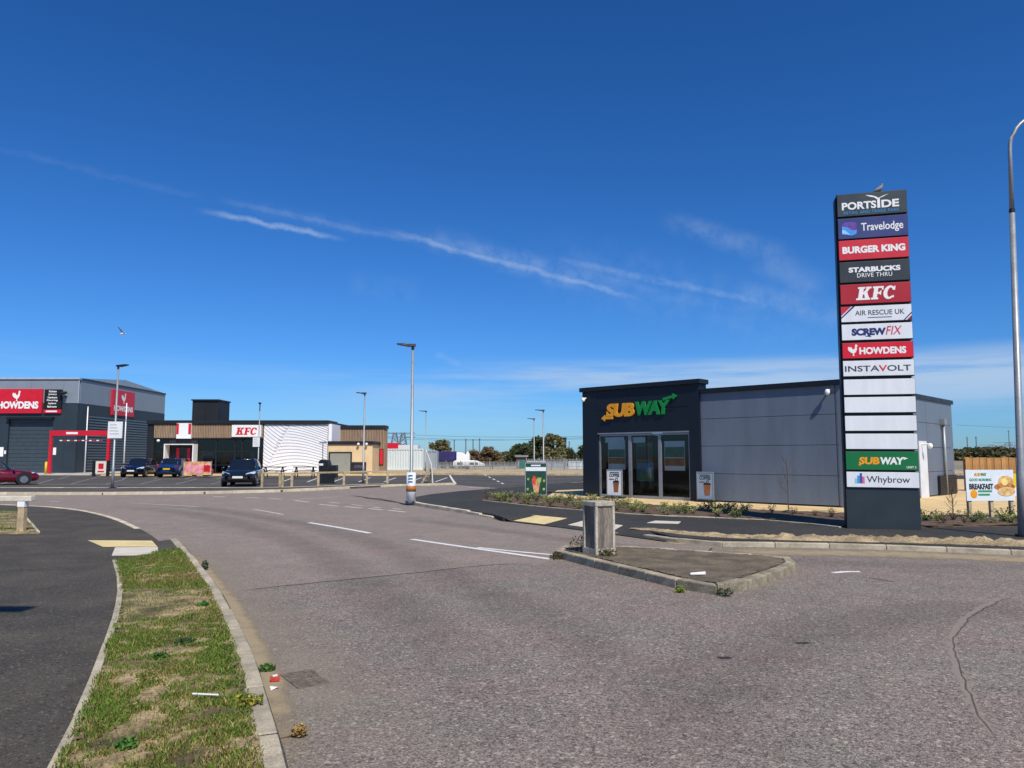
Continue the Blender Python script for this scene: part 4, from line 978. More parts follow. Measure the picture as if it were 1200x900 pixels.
# ------------------------------------------------------------------ fried chicken restaurant
KY = 66.0; KZ = .108
def kx(px): return X(px, KY)
def kz(py): return Z(py, KY)-KZ
k0, k1, k2 = kx(173), kx(309), kx(385)
rest = empty('chicken_restaurant', (k0, KY, KZ), 0, 'long low restaurant with timber slats and white leaf patterned wall', 'building')
def K(px): return kx(px)-k0
M_kblk = pm('black_cladding', S(26, 27, 30), .55, var=.12, vs=1); M_wood = pm('timber_batten', S(152, 128, 104), .7, var=.22, vs=2.5, stretch=(5, 5, .4), fine=.12, fs=20)
M_kw = pm('white_render', S(236, 236, 238), .6, var=.03, vs=1); M_cream = pm('cream_render', S(218, 190, 146), .75, var=.08, vs=1)
M_shopg = glassmat('restaurant_glass', (.25, .27, .29, 1)); M_kint = pm('restaurant_interior', S(30, 24, 22), .9, var=.6, vs=1.2)
ztop = kz(492.6); DK = 14.0
MB().box(0, K(181), 0, DK, 0, ztop-.32).build('end_wall', M_kblk, rest)
MB().box(K(181), K(309), .4, DK, kz(513), ztop-.32).build('upper_wall', M_kblk, rest)
MB().box(-.05, K(385)+.05, -.16, 3.2, ztop-.32, ztop).build('parapet', M_kblk, rest, bevel=.01)
MB().box(0, K(385), 3.2, 9.0, ztop-.5, ztop-.1).build('roof', M_kblk, rest)
MB().box(K(181), K(309), 2.6, 2.7, 0, kz(513)).build('interior_wall', M_kint, rest); MB().box(K(181), K(309), .2, 2.6, .0, .01).build('interior_floor', M_kint, rest)
MB().box(K(181), K(309), -.05, .4, kz(514.6), kz(513)).build('soffit', M_kblk, rest)
wz0, wz1 = kz(513), kz(497.4)
bat = MB(); x = K(181)+.02
while x < K(309)-.1:
    bat.box(x, x+.10, -.04, .02, wz0, wz1); x += .145
bat.build('timber_cladding', M_wood, rest, kind='stuff'); MB().box(K(181), K(309), .02, .38, wz0, wz1).build('cladding_backing', pm('batten_backing', S(96, 70, 48), .8, var=.1), rest)
# glazing
cols_ = [181, 198.5, 232, 254, 276, 284.5, 309]
for i, (a, b) in enumerate(zip(cols_, cols_[1:])):
    if i == 1: continue
    f = MB(); A, B = K(a)+.004, K(b)-.004; zt_ = kz(514.6); zm = kz(529)
    f.box(A, A+.06, .05, .15, 0, zt_); f.box(B-.06, B, .05, .15, 0, zt_); f.box(A+.06, B-.06, .06, .14, zm-.03, zm+.03); f.box(A+.06, B-.06, .06, .14, 0, .12); f.box(A+.06, B-.06, .06, .14, .72, .78); f.box(A+.06, B-.06, .06, .14, zt_-.06, zt_)
    fo = f.build('window', M_dark, rest)
    [MB().face([(A+.06, .1, p0), (B-.06, .1, p0), (B-.06, .1, p1), (A+.06, .1, p1)]).build('pane', M_shopg, fo) for p0, p1 in ((.78, zm-.03), (zm+.03, zt_-.06), (.12, .72))]
# entrance
MB().box(K(199), K(208), .02, .2, 0, kz(514.6)).build('entrance_wall', M_kblk, rest); MB().box(K(224), K(232), .02, .2, 0, kz(514.6)).build('entrance_wall', M_kblk, rest)
MB().box(K(208), K(224), .04, .2, kz(525), kz(514.6)).build('entrance_wall', M_kblk, rest)
dr = MB(); dr.box(K(208), K(211.4), .0, .15, 0, kz(525)); dr.box(K(220.6), K(224), .0, .15, 0, kz(525)); dr.build('door', M_red, rest)
MB().box(K(211.4), K(220.6), .05, .06, 0, kz(525)).build('door_pane', M_shopg, rest)
po = MB(); po.box(K(198.6), K(199.8), -.9, .0, 0, kz(521.4)); po.box(K(231.6), K(232.8), -.9, .0, 0, kz(521.4)); po.box(K(198.6), K(232.8), -.9, .0, kz(521.4), kz(520.4)); po.build('entrance_portal', M_letw, rest)
# window stickers
for (a, b, c, d, m_) in ((237, 251, 530, 540, M_pw), (262, 270, 530, 541, M_po), (294, 299, 530, 540.5, M_pw), (186, 196, 526, 541, M_po), (188, 195, 522, 528, M_pw), (216, 219, 531, 541, M_letw)):
    wp = MB().box(K(a), K(b), .16, .17, kz(d), kz(c)).build('window_poster', m_, rest)
    if m_ is M_pw: MB().box(K(a)+.08, K(b)-.08, .153, .159, kz(c+(d-c)*.6), kz(c+(d-c)*.45)).build('print', M_rd, wp)
MB().ball((K(187), -.12, kz(516.5)), .14, .14, .12).build('wall_lamp', M_letw, rest, True)
# signs: white board with red stripes, and red letters on white
sa = signbox(rest, K(208.5), K(225.5), kz(514), kz(496), -.06, M_letw, .2)
for (a, b) in ((208.5, 211.3), (222.3, 225.5)): MB().box(K(a)+.002, K(b)-.002, -.268, -.262, kz(509), kz(496.4)).build('stripe', M_red, sa)
sk = signbox(rest, K(273), K(307), kz(512), kz(498.2), -.06, M_letw, .2); kfc(sk, K(277.5), kz(509.6), K(303)-K(277.5), kz(501.2)-kz(509.6), -.272, M_red)
# roof plant tower
def tx_(px): return X(px, KY+4.2)-k0
tzt = Z(469.5, KY+4.2)-KZ
pt_ = MB().box(tx_(224.5), tx_(255), 4.2, 7.0, ztop-.2, tzt).build('roof_tower', M_kblk, rest)
MB().box(tx_(223.5), tx_(255.8), 4.05, 7.15, tzt, tzt+.12).build('tower_cap', M_kblk, pt_)
MB().box(tx_(240), tx_(240.6), 4.15, 4.2, ztop, tzt-.02).build('tower_rib', M_dark, pt_)
# white wall with raised leaf pattern
MB().box(K(309), K(385), .0, 3.4, 0, ztop-.32).build('white_wall', M_kw, rest)
ln_ = MB(); Wm = K(385)-K(309); Hm = ztop-.34; ox = K(309)
def rib(pts, wd=.036):
    pts = [(max(.02, min(Wm-.02, x)), max(.02, min(Hm-.02, z))) for x, z in pts]
    for (a, b), (c, d) in zip(pts, pts[1:]):
        L = math.hypot(c-a, d-b)
        if L < 1e-3: continue
        nx_, nz_ = -(d-b)/L*wd/2, (c-a)/L*wd/2
        ln_.add([(ox+a-nx_, -.012, b-nz_), (ox+c-nx_, -.012, d-nz_), (ox+c+nx_, -.012, d+nz_), (ox+a+nx_, -.012, b+nz_)], [(0, 1, 2, 3)])
def mid(t): return (.25+t*2.2, .1+t*Hm*.98)
for k in range(22):
    t = -.15+k/17.5; bx0, bz0 = mid(t)
    rib([(bx0+u*6.2, bz0+.9*math.sin(u*2.6+t*2.2)*(1-.2*u)-.55*u*(1-t)) for u in [j/16 for j in range(17)]])
    rib([(bx0-u*2.6, bz0+1.9*u**1.3+.2*u) for u in [j/10 for j in range(11)]])
ln_.build('leaf_pattern', pm('pattern_grey', S(146, 148, 152), .6, var=.05), rest, kind='stuff')
rm = MB(); rm.obox((ox+mid(.5)[0], -.012, mid(.5)[1]), .07, .03, Hm*1.08, 0, 0, math.atan2(2.2, Hm*.98)); 
MB().obox((ox+.25+1.1, -.02, Hm*.5), .08, .03, Hm*1.02, 0, 0, math.atan2(2.2, Hm*.98)).build('leaf_midrib', M_kw, rest)
# rear block: timber upper storey and lower cream box
RY = 3.4
def rx(px): return X(px, KY+RY)-k0
def rz_(py): return Z(py, KY+RY)-KZ
zr = rz_(498.4)
DR = RY+1.6
MB().box(rx(388), rx(450.5), RY, DR, 0, zr-.3).build('rear_block', pm('rear_backing', S(110, 82, 58), .8, var=.1), rest)
MB().box(rx(388), rx(450.5)+.12, RY-.15, DR+.1, zr-.3, zr).build('parapet', M_kblk, rest, bevel=.01)
bat = MB(); x = rx(390)
while x < rx(450.5)-.08: bat.box(x, x+.10, RY-.05, RY, rz_(553) if x > rx(440) else rz_(527), zr-.3); x += .145
y_ = RY
while y_ < DR-.1: bat.box(rx(450.5), rx(450.5)+.05, y_, y_+.10, .1, zr-.3); y_ += .145
bat.build('timber_cladding', M_wood, rest, kind='stuff')
cz = kz(517)
MB().box(K(385.1), K(437), .0, RY-.06, 0, cz-.30).build('cream_wall', M_cream, rest)
MB().box(K(385.2), K(437)+.1, -.1, RY-.06, cz-.30, cz).build('parapet', M_kblk, rest, bevel=.01)
MB().box(K(385.1), K(389), .001, 3.3, cz, ztop-.32).build('white_wall_return', M_kw, rest)
fr_ = MB(); fr_.box(K(386), K(387.6), -.06, .0, 0, kz(529.5)); fr_.box(K(411.6), K(413.2), -.06, .0, 0, kz(529.5)); fr_.box(K(387.6), K(411.6), -.06, .0, kz(531), kz(529.5)); fr_.build('door_frame', M_kblk, rest)
for (a, b) in ((387.7, 399.4), (399.8, 411.5)): MB().box(K(a), K(b), -.035, .0, .02, kz(531.1)).build('door', pm('grey_door', S(140, 142, 132), .6, var=.05), rest)
MB().box(K(413.4), K(430), -.05, .0, .02, kz(541.5)).build('dark_shutter', M_kblk, rest); MB().box(K(416), K(426), -.055, -.051, .5, kz(545)).build('shutter_print', pm('shutter_print_purple', S(70, 62, 84), .6, var=.3, vs=4), rest)
for px in (421, 430.5): MB().ball((K(px), -.25, kz(520.5)), .12, .12, .12).build('wall_lamp', M_letw, rest, True)
wf = MB().box(rx(441), rx(450), RY-.12, RY-.051, rz_(545), rz_(526)).build('window', M_kblk, rest); MB().box(rx(446), rx(449.4), RY-.135, RY-.121, rz_(544), rz_(527)).build('window_banner', M_red, wf)
MB().box(rx(436.5), rx(438), RY-.25, RY-.051, rz_(534), rz_(531)).build('wall_lamp', M_red, rest)

# ------------------------------------------------------------------ street furniture in front of the restaurant
def knee(name, pxs, label, zb=.1, hh=.62, rail_h=.09, group=None, pw=.11, rh=.10, Yv=None):
    pts = [P(x, y, zb) for x, y in pxs]
    r_ = empty(name, (pts[0].x, pts[0].y, zb-.004), 0, label, 'fence', group); o_ = Vector((pts[0].x, pts[0].y, 0))
    for p in pts:
        q = p-o_; an = 0
        MB().obox((q.x, q.y, hh/2-rail_h/4), pw, pw, hh-rail_h/2).build('post', M_timber, r_, bevel=.006)
    for a, b in zip(pts, pts[1:]):
        d = b-a; c = (a+b)/2-o_; an = math.atan2(d.y, d.x)
        MB().obox((c.x, c.y, hh-rail_h*.1), d.length+.02, rh, rail_h, an).build('rail', M_timber, r_, bevel=.008)
    return r_
knee('knee_rail_fence', [(307, 571), (328, 570.8)], 'short timber knee rail beside the dark hatchback', hh=.70, group='timber knee rails along the car park')
knee('knee_rail_fence', [(331, 570.6), (342, 570.4), (373, 569.2), (403, 568), (430, 567), (454, 566.6)], 'long timber knee rail in front of the restaurant doors', hh=.68, group='timber knee rails along the car park')
kn = P(25, 622, .11)
kr = empty('knee_rail_fence', (kn.x, kn.y, .10), 0, 'near timber knee rail with post top coloured sunlit white at the left edge', 'fence')
zr_ = .71; 
for dxp in (0, -2.0): MB().box(dxp-.065, dxp+.065, -.06, .06, 0, zr_-.11).build('post', M_timber, kr, bevel=.008)
MB().box(-3.8, .20, -.07, .07, zr_-.11, zr_).build('rail', pm('pale_rail', S(206, 198, 180), .8, var=.12, vs=4, fine=.15, fs=40), kr, bevel=.012)
MB().box(-.072, .072, -.068, .068, zr_-.22, zr_-.112).build('lit_post_top', M_letw, kr)  # white sleeve: sunlight on the upper post put into its colour
# litter bin with angled hood
lb = P(383, 566.6, .012)
bn = empty('litter_bin', (lb.x, lb.y, .012), 0, 'big black drive-through litter bin with angled hood behind the knee rail', 'litter bin')
MB().box(-.36, .36, -.3, .4, 0, .62).build('base', M_black, bn, bevel=.02)
MB().plate([(-.42, .60), (.16, .62), (.22, .9), (.10, 1.36), (-.30, 1.42), (-.44, 1.3)], -.32, .42).build('hood', M_black, bn, bevel=.02)
MB().box(.18, .58, -.25, .35, .32, 1.08).build('side_box', M_black, bn, bevel=.02)
MB().box(-.40, -.16, -.335, -.321, 1.06, 1.18).build('notice', M_letw, bn)
# picnic tables
def picnic(px, py, label):
    b_ = P(px, py, .108); r_ = empty('picnic_table', (b_.x, b_.y, .107), R(8), label, 'picnic table', 'black picnic tables')
    MB().box(-.8, .8, -.35, .35, .70, .76).build('table_top', M_black, r_)
    for s in (-1, 1): MB().box(-.8, .8, s*.55, s*.85, .42, .47).build('seat', M_black, r_)
    for s in (-1, 1):
        m = MB(); m.tube([(s*.6, -.8, 0), (s*.6, -.2, .70)], .04, 6); m.tube([(s*.6, .8, 0), (s*.6, .2, .70)], .04, 6); m.box(s*.6-.03, s*.6+.03, -.8, .8, .37, .42); m.build('leg', M_black, r_)
picnic(321, 559, 'black picnic table by the white leaf wall, nearer the dark hatchback'); picnic(357, 559, 'black picnic table by the white leaf wall, nearer the litter bin')
# slim square headed light
lp = P(377.5, 560, .108); r_ = empty('post_light', (lp.x, lp.y, .107), 0, 'slim square headed post light against the white leaf wall', 'post light')
hpl = PD(377.5, 519.5, lp.y).z-.107; MB().tube([(0, 0, 0), (0, 0, hpl)], .035, 8).build('pole', M_galv, r_); MB().box(-.22, .22, -.12, .12, hpl, hpl+.12).build('lamp_head', M_galv, r_)
# printed screen barrier by the entrance
sp = P(231, 558.5, .108); sc_ = empty('cafe_barrier', (sp.x, sp.y, .107), R(-4), 'orange and pink printed cafe barrier left of the dark hatchback', 'barrier')
M_or = pm('print_orange', S(222, 132, 84), .6, var=.3, vs=3, alt=S(240, 196, 150)); M_pk2 = pm('print_pink', S(236, 150, 170), .6, var=.25, vs=3)
MB().box(-1.05, 1.05, -.02, .02, .12, 1.12).build('banner', M_or, sc_); MB().plate([(-.1, .2), (.3, .2), (.42, .85), (-.22, .85)], -.04, -.021).build('bucket_print', M_pk2, sc_)
for x_ in (-.75, -.45, .62, .85): MB().plate([(x_-.14, .4), (x_+.12, .35), (x_+.16, .8), (x_-.1, .9)], -.035, -.021).build('print', M_red if x_ > 0 else M_pk2, sc_)
for s in (-1, 1): MB().tube([(s*1.08, 0, 0), (s*1.08, 0, 1.16)], .03, 8).build('post', M_galv, sc_); MB().box(s*1.08-.15, s*1.08+.15, -.2, .2, 0, .03).build('foot', M_galv, sc_)
rb_ = P(243, 558.2, .108); r_ = empty('planter', (rb_.x, rb_.y, .107), 0, 'small red round planter at the end of the cafe barrier', 'planter')
MB().tube([(0, 0, 0), (0, 0, .1), (0, 0, .5), (0, 0, .55)], [.28, .36, .42, .40], 14).build('pot', M_red, r_, True); MB().tube([(0, 0, .5), (0, 0, .56)], .38, 14).build('soil', M_soil, r_)
# timber A-frame with white handrail near the containers
af = P(500, 566, .012); r_ = empty('timber_steps', (af.x, af.y, .012), R(10), 'timber trestle steps with white handrail beside the lamp post', 'steps')
for y_ in (-.4, .4):
    m = MB(); m.tube([(-.30, y_, 0), (.25, y_, 1.0)], .05, 6); m.build('stringer', M_timber, r_); MB().tube([(.32, y_, 0), (.25, y_, 1.0)], .05, 6).build('leg', M_timber, r_)
for k in range(4): MB().box(-.26+k*.14, -.02+k*.14, -.4, .4, .16+k*.22, .20+k*.22).build('tread', M_timber, r_)
MB().tube([(.34, -.45, .0), (.24, -.45, 1.1), (-.1, -.45, 2.0)], .03, 6).build('handrail', M_letw, r_)

# ------------------------------------------------------------------ cars
M_cglass = pm('car_glass', S(22, 28, 36), .08, var=.1, spec=.9); M_tyre = pm('tyre', S(26, 26, 27), .85, var=.1); M_rim = pm('alloy', S(150, 152, 156), .35, .8, var=.1)
M_lens = pm('headlight_lens', S(210, 218, 226), .12, .2, var=.15, vs=12); M_tail = pm('tail_light', S(150, 14, 20), .2, var=.1); M_plw = pm('plate_white', S(226, 226, 220), .4, var=.05); M_ply = pm('plate_yellow', S(232, 184, 40), .4, var=.05); M_chr = pm('chrome', S(190, 192, 196), .2, .9, var=.05)
def car(loc, heading, paint, label, ht=1.46, ln=4.1, open_top=False, group='cars in the car park'):
    r_ = empty('parked_car', loc, math.atan2(heading[1], heading[0]), label, 'car', group)
    sL = ln/4.1; sH = ht/1.46
    st = [(-2.05, .42, .74, .68), (-2.0, .30, .90, .78), (-1.75, .24, .99, .84), (-1.3, .2, .99, .865), (-.6, .18, .96, .87), (.2, .18, .94, .87), (.8, .18, .935, .87), (1.2, .2, .90, .865), (1.6, .22, .83, .845), (1.88, .25, .74, .79), (2.0, .30, .66, .72), (2.05, .36, .58, .64)]
    prof = [(0, 0), (.82, 0), (.97, .14), (1.0, .40), (.985, .66), (.94, .86), (.80, .98), (.4, 1.02), (0, 1.03)]
    m = MB(); ring = []
    for (x, zb, zt, hw_) in st:
        k = [(x*sL, s*hw_*a, (zb+(zt-zb)*b)*sH) for s, lst in ((1, prof), (-1, prof[-2:0:-1])) for a, b in lst]; ring.append(len(m.v)); m.v += k
    n = 2*len(prof)-2
    for i in range(len(st)-1):
        for k in range(n): m.f.append((ring[i]+k, ring[i]+(k+1) % n, ring[i+1]+(k+1) % n, ring[i+1]+k))
    m.f += [tuple(ring[0]+k for k in range(n)), tuple(ring[-1]+k for k in range(n))[::-1]]
    m.f = [f[::-1] for f in m.f]
    body = m.build('body', paint, r_, True)
    # greenhouse: rings of glass, painted roof and pillars
    zb = .93*sH; zt = ht-.03
    if not open_top:
        base = [(1.12, .55), (.95, .74), (0, .79), (-1.2, .77), (-1.72, .66), (-1.82, .3)]; top = [(.38, .42), (.28, .53), (-.2, .58), (-1.0, .56), (-1.32, .50), (-1.38, .25)]
    else:
        base = [(.80, .55), (.70, .70), (.66, .74), (.62, .74), (.60, .6), (.58, .3)]; top = [(.30, .45), (.24, .56), (.22, .58), (.20, .58), (.22, .5), (.24, .25)]
    gl = MB(); nb2 = len(base)
    lo = [(x*sL, y, zb-.06) for x, y in base]+[(x*sL, -y, zb-.06) for x, y in base[::-1]]; md = [((a[0]*.45+b[0]*.55)*sL, a[1]*.42+b[1]*.58+.03, zb+(zt-zb)*.55) for a, b in zip(base, top)]; md = md+[(x, -y, z) for x, y, z in md[::-1]]; up = [(x*sL, y, zt) for x, y in top]+[(x*sL, -y, zt) for x, y in top[::-1]]
    N_ = len(lo); gl.v = lo+md+up
    for q in (0, 1):
        for k in range(N_): gl.f.append((q*N_+(k+1) % N_, q*N_+k, (q+1)*N_+k, (q+1)*N_+(k+1) % N_))
    gl.build('windows', M_cglass, r_, True)
    if not open_top:
        rf = MB(); rf.v = [(x, y*1.01, zt-.015) for x, y, z in up]+[(x*.97-.01, y*.8, zt+.028) for x, y, z in up]
        rf.f = [((k+1) % N_, k, N_+k, N_+(k+1) % N_) for k in range(N_)]+[tuple(range(N_, 2*N_))[::-1]]
        rf.f = [f[::-1] if i == len(rf.f)-1 else f for i, f in enumerate(rf.f)]
        rf.build('roof', paint, r_, True)
        for s in (0, 1):
            for idx_, rr_ in ((1, .035), (2, .03), (4, .05)):
                j = idx_ if s == 0 else N_-1-idx_
                MB().tube([lo[j], md[j], up[j]], rr_, 6).build('pillar', paint if idx_ != 2 else M_black, r_, True)
    else:
        for s in (-1, 1): MB().box(-.5, -.1, s*.2, s*.6, zb-.05, zb+.22).build('seat', M_black, r_, bevel=.04)
    # wheels
    for x in (-1.28, 1.30):
        for s in (-1, 1):
            MB().tube([(x*sL, s*.70, .345), (x*sL, s*.882, .345)], .375, 20).build('wheel_arch', M_black, r_)
            wh = MB().tube([(x*sL, s*.68, .31), (x*sL, s*.87, .31), (x*sL, s*.892, .31)], [.31, .31, .285], 20).build('wheel', M_tyre, r_)
            rm_ = MB().tube([(x*sL, s*.86, .31), (x*sL, s*.897, .31)], .20, 16); rm_.build('rim', M_rim, wh)
            for k in range(5):
                an = k*2*math.pi/5; MB().obox((x*sL+.1*math.cos(an), s*.899, .31+.1*math.sin(an)), .17, .012, .035, 0, 0, -an).build('spoke', M_chr, wh)
    for s in (-1, 1):
        hl = MB(); hl.add([(1.99*sL, s*.36, .60*sH), (1.90*sL, s*.70, .62*sH), (1.66*sL, s*.835, .70*sH), (1.60*sL, s*.82, .80*sH), (1.82*sL, s*.66, .765*sH), (1.965*sL, s*.40, .68*sH)], [(0, 1, 2, 3, 4, 5) if s > 0 else (5, 4, 3, 2, 1, 0)])
        hl.v = [(x+.03, y+s*.012, z+.012) for x, y, z in hl.v]; hl.build('headlight', M_lens, r_)
        tl = MB(); tl.box(-2.02*sL, -1.86*sL, s*.60, s*.80, .74*sH, .90*sH); tl.build('tail_light', M_tail, r_, bevel=.02)
        MB().ball((.78*sL, s*.96, .98*sH), .07, .11, .075).build('mirror', paint, r_, True)
        MB().ball((1.97*sL, s*.60, .40*sH), .04, .07, .05).build('fog_light', M_lens, r_, True)
    MB().box(1.94*sL, 2.065*sL, -.50, .50, .36*sH, .52*sH).build('grille', M_black, r_, bevel=.02)
    MB().box(2.066*sL, 2.085*sL, -.26, .26, .45*sH, .56*sH).build('number_plate', M_plw, r_)
    MB().box(-2.085*sL, -2.055*sL, -.26, .26, .60*sH, .71*sH).build('number_plate', M_ply, r_)
    MB().box(-2.05*sL, -1.9*sL, -.66, .66, .26*sH, .40*sH).build('rear_bumper', M_black, r_, bevel=.03)
    for s in (-1, 1):
        for x in (.15, -.75): MB().box((x-.10)*sL, (x+.08)*sL, s*.872, s*.895, .80*sH, .83*sH).build('door_handle', M_chr, r_)
    return r_
P_blk = pm('black_paint', S(22, 24, 28), .22, .0, var=.05, coat=.8); P_navy = pm('navy_paint', S(18, 24, 48), .22, .3, var=.05, coat=.8); P_blue = pm('blue_paint', S(30, 60, 108), .22, .3, var=.05, coat=.8); P_red = pm('maroon_paint', S(112, 12, 34), .22, .3, var=.05, coat=.8)
def carat(px, py, heading, ahead): 
    p = P(px, py, .012); h = Vector((heading[0], heading[1], 0)).normalized(); return (p.x-h.x*ahead, p.y-h.y*ahead, .012)
car(carat(278, 570.6, (.19, -1), 2.05), (.19, -1), P_blk, 'dark hatchback facing the camera beside the timber knee rail', group='cars in the car park')
car(carat(153, 559.5, (.12, -1), 2.0), (.12, -1), P_navy, 'navy car facing the camera in front of the slatted depot wall')
car(carat(195, 559.7, (-.02, 1), -2.0), (-.02, 1), P_blue, 'blue hatchback parked nose in with yellow rear plate showing')
car(carat(222, 558.6, (-.05, 1), -2.0+.4), (-.05, 1), P_navy, 'dark car mostly hidden to the right of the blue hatchback', ht=1.42) if 0 else None
hh_ = Vector((.70, .55, 0)).normalized()
pr_ = P(33, 567.6, .012)
car((pr_.x-hh_.x*1.6, pr_.y-hh_.y*1.6, .012), (hh_.x, hh_.y), P_red, 'maroon open top sports car at the left edge of the car park', ht=1.30, ln=4.1, open_top=True)

# ------------------------------------------------------------------ vegetation
M_leaf = attrmat('leaf', .65, .25); M_bark = pm('bark', S(92, 78, 64), .9, var=.25, vs=8, bump=.5, bs=30)
def quads(name, cen_, size, tint, mat, parent=None, kind=None, up=.0, aspect=.5):
    """many small leaf faces: centres (n,3), sizes (n), tints (n,3)"""
    n = len(cen_); d = np.random.normal(size=(n, 3)); d[:, 2] = np.abs(d[:, 2])*.6+up; d /= np.linalg.norm(d, axis=1)[:, None]
    e = np.cross(d, np.random.normal(size=(n, 3))); e /= np.linalg.norm(e, axis=1)[:, None]+1e-9
    s = size[:, None]
    v = np.stack([cen_-d*s*.5, cen_+e*s*aspect*.5, cen_+d*s*.5, cen_-e*s*aspect*.5], 1).reshape(-1, 3)
    me = bpy.data.meshes.new(name); f = np.arange(4*n).reshape(n, 4)
    me.vertices.add(4*n); me.vertices.foreach_set('co', v.ravel()); me.loops.add(4*n); me.loops.foreach_set('vertex_index', f.ravel()); me.polygons.add(n); me.polygons.foreach_set('loop_start', np.arange(0, 4*n, 4)); me.polygons.foreach_set('loop_total', np.full(n, 4)); me.update(calc_edges=True)
    ca = me.color_attributes.new('tint', 'FLOAT_COLOR', 'POINT'); col = np.ones((4*n, 4), dtype=np.float32); col[:, :3] = np.repeat(tint, 4, 0); ca.data.foreach_set('color', col.ravel())
    me.materials.append(mat)
    if parent is None and name == '_mesh': return me
    o = bpy.data.objects.new(name, me); C.objects.link(o); o.parent = parent
    if kind: o['kind'] = kind
    return o
def tints(n, cols, var=.25):
    c = np.array([k[:3] for k in cols])[np.random.randint(len(cols), size=n)]
    return c*(1+np.random.uniform(-var, var, (n, 1)))
G_dark = [S(84, 94, 60), S(98, 104, 70), S(74, 84, 54)]; G_olive = [S(128, 126, 86), S(112, 112, 76), S(140, 130, 94)]; G_brown = [S(126, 104, 78), S(108, 92, 68), S(136, 116, 86)]
def tree(px0, px1, pyt, Y, cols, label, n=3500, ls=.55, name='tree', group='trees beyond the boundary fence', sparse=1.0):
    x0_, x1_ = X(px0, Y), X(px1, Y); z1 = Z(pyt, Y); cx = (x0_+x1_)/2; rx_ = (x1_-x0_)/2; zb = .1
    r_ = empty(name, (cx, Y, zb-.1), 0, label, 'tree', group)
    h = z1; th = h*.35
    tm = MB(); tm.tube([(0, 0, 0), (0, 0, th), (rx_*.1, 0, h*.75)], [rx_*.09+.05, rx_*.06+.04, .03], 8)
    for k in range(7):
        an = k*2.4; tm.tube([(0, 0, th*(.6+.08*k)), (math.cos(an)*rx_*.35, math.sin(an)*rx_*.3, h*.6), (math.cos(an)*rx_*.7, math.sin(an)*rx_*.5, h*(.68+.03*k))], [.07, .05, .02], 5)
    tm.build('trunk', M_bark, r_)
    nb_ = 44; n = int(n*2.2); ls *= .62; bc = []
    for k in range(nb_):
        u = random.uniform(-1, 1); zz_ = random.uniform(.18, .98)
        lim = math.sqrt(max(.02, 1-(max(0, zz_-.35)/.66)**2)); bc.append((u*rx_*.82*lim, random.uniform(-.5, .5)*rx_, zz_*h*.92, random.uniform(.14, .30)*min(rx_, h)))
    bc = np.array(bc); pick = np.random.randint(nb_, size=n); d = np.random.normal(size=(n, 3)); d /= np.linalg.norm(d, axis=1)[:, None]; rad = np.random.uniform(.25, 1.3, n)**.8*np.where(np.random.rand(n) < .12, 1.35, 1.0)
    c = bc[pick, :3]+d*(bc[pick, 3]*rad)[:, None]*np.array([1, 1, .8]); c[:, 2] = np.clip(c[:, 2], .1, h*1.02)
    quads('crown', c, np.random.uniform(.5, 1.3, n)*ls, tints(n, cols)*(.85+.3*np.random.rand(nb_)[pick])[:, None], M_leaf, r_, aspect=.6)
    return r_
tree(501, 531, 514, 108, G_olive, 'rounded olive bush left of the lorry', 3000, .6)
tree(546, 566, 527, 104, G_brown, 'brown bare hedge tree behind the caravan', 2200, .5)
tree(560, 586, 524, 108, G_brown, 'brown twiggy tree to the right of the caravan', 2600, .5)
tree(583, 606, 534, 112, G_olive, 'low olive bush between brown tree and hut', 2000, .55)
tree(594, 632, 520, 112, G_dark, 'dark green tree rising behind the hut', 4200, .6)
tree(618, 648, 511, 118, G_dark, 'tall dark tree behind the slim lamp posts', 4600, .65)
tree(632, 664, 508, 110, G_olive, 'tallest olive green tree beyond the white containers', 5200, .6)
tree(654, 676, 524, 114, G_dark, 'dark bush at the right end of the tree group', 2600, .55)
tree(672, 700, 520, 116, G_dark, 'dark tree peeping out beside the shopfront tower', 3000, .55)
# far woodland bands (seen as one mass)
def woodband(px0, px1, pyt, Y, label, n=6000, ls=2.2):
    x0_, x1_ = X(px0, Y), X(px1, Y); h = Z(pyt, Y); c = np.zeros((n, 3)); c[:, 0] = np.random.uniform(x0_, x1_, n); c[:, 1] = Y+np.random.uniform(-6, 6, n)
    prof_ = np.array([.6+.4*noise.noise((x*.05, Y, 0))+.25*noise.noise((x*.2, Y, 3)) for x in c[:, 0]]); c[:, 2] = np.random.uniform(0, 1, n)**.8*h*prof_
    o = quads('far_woodland', c, np.random.uniform(.6, 1.3, n)*ls, tints(n, G_dark+G_brown[:1])*.9, M_leaf, aspect=.8)
    tag(o, label, 'woodland', None, 'stuff')
woodband(1100, 1330, 519, 300, 'dark band of far trees behind the timber fence'); woodband(500, 720, 534.5, 128, 'low continuous hedge line behind the compound fence', 9000, .5); woodband(470, 720, 529, 420, 'low band of far trees along the centre horizon', 8000, 2.6); woodband(-150, 460, 532, 430, 'low band of far trees behind the restaurant', 6000, 2.6)
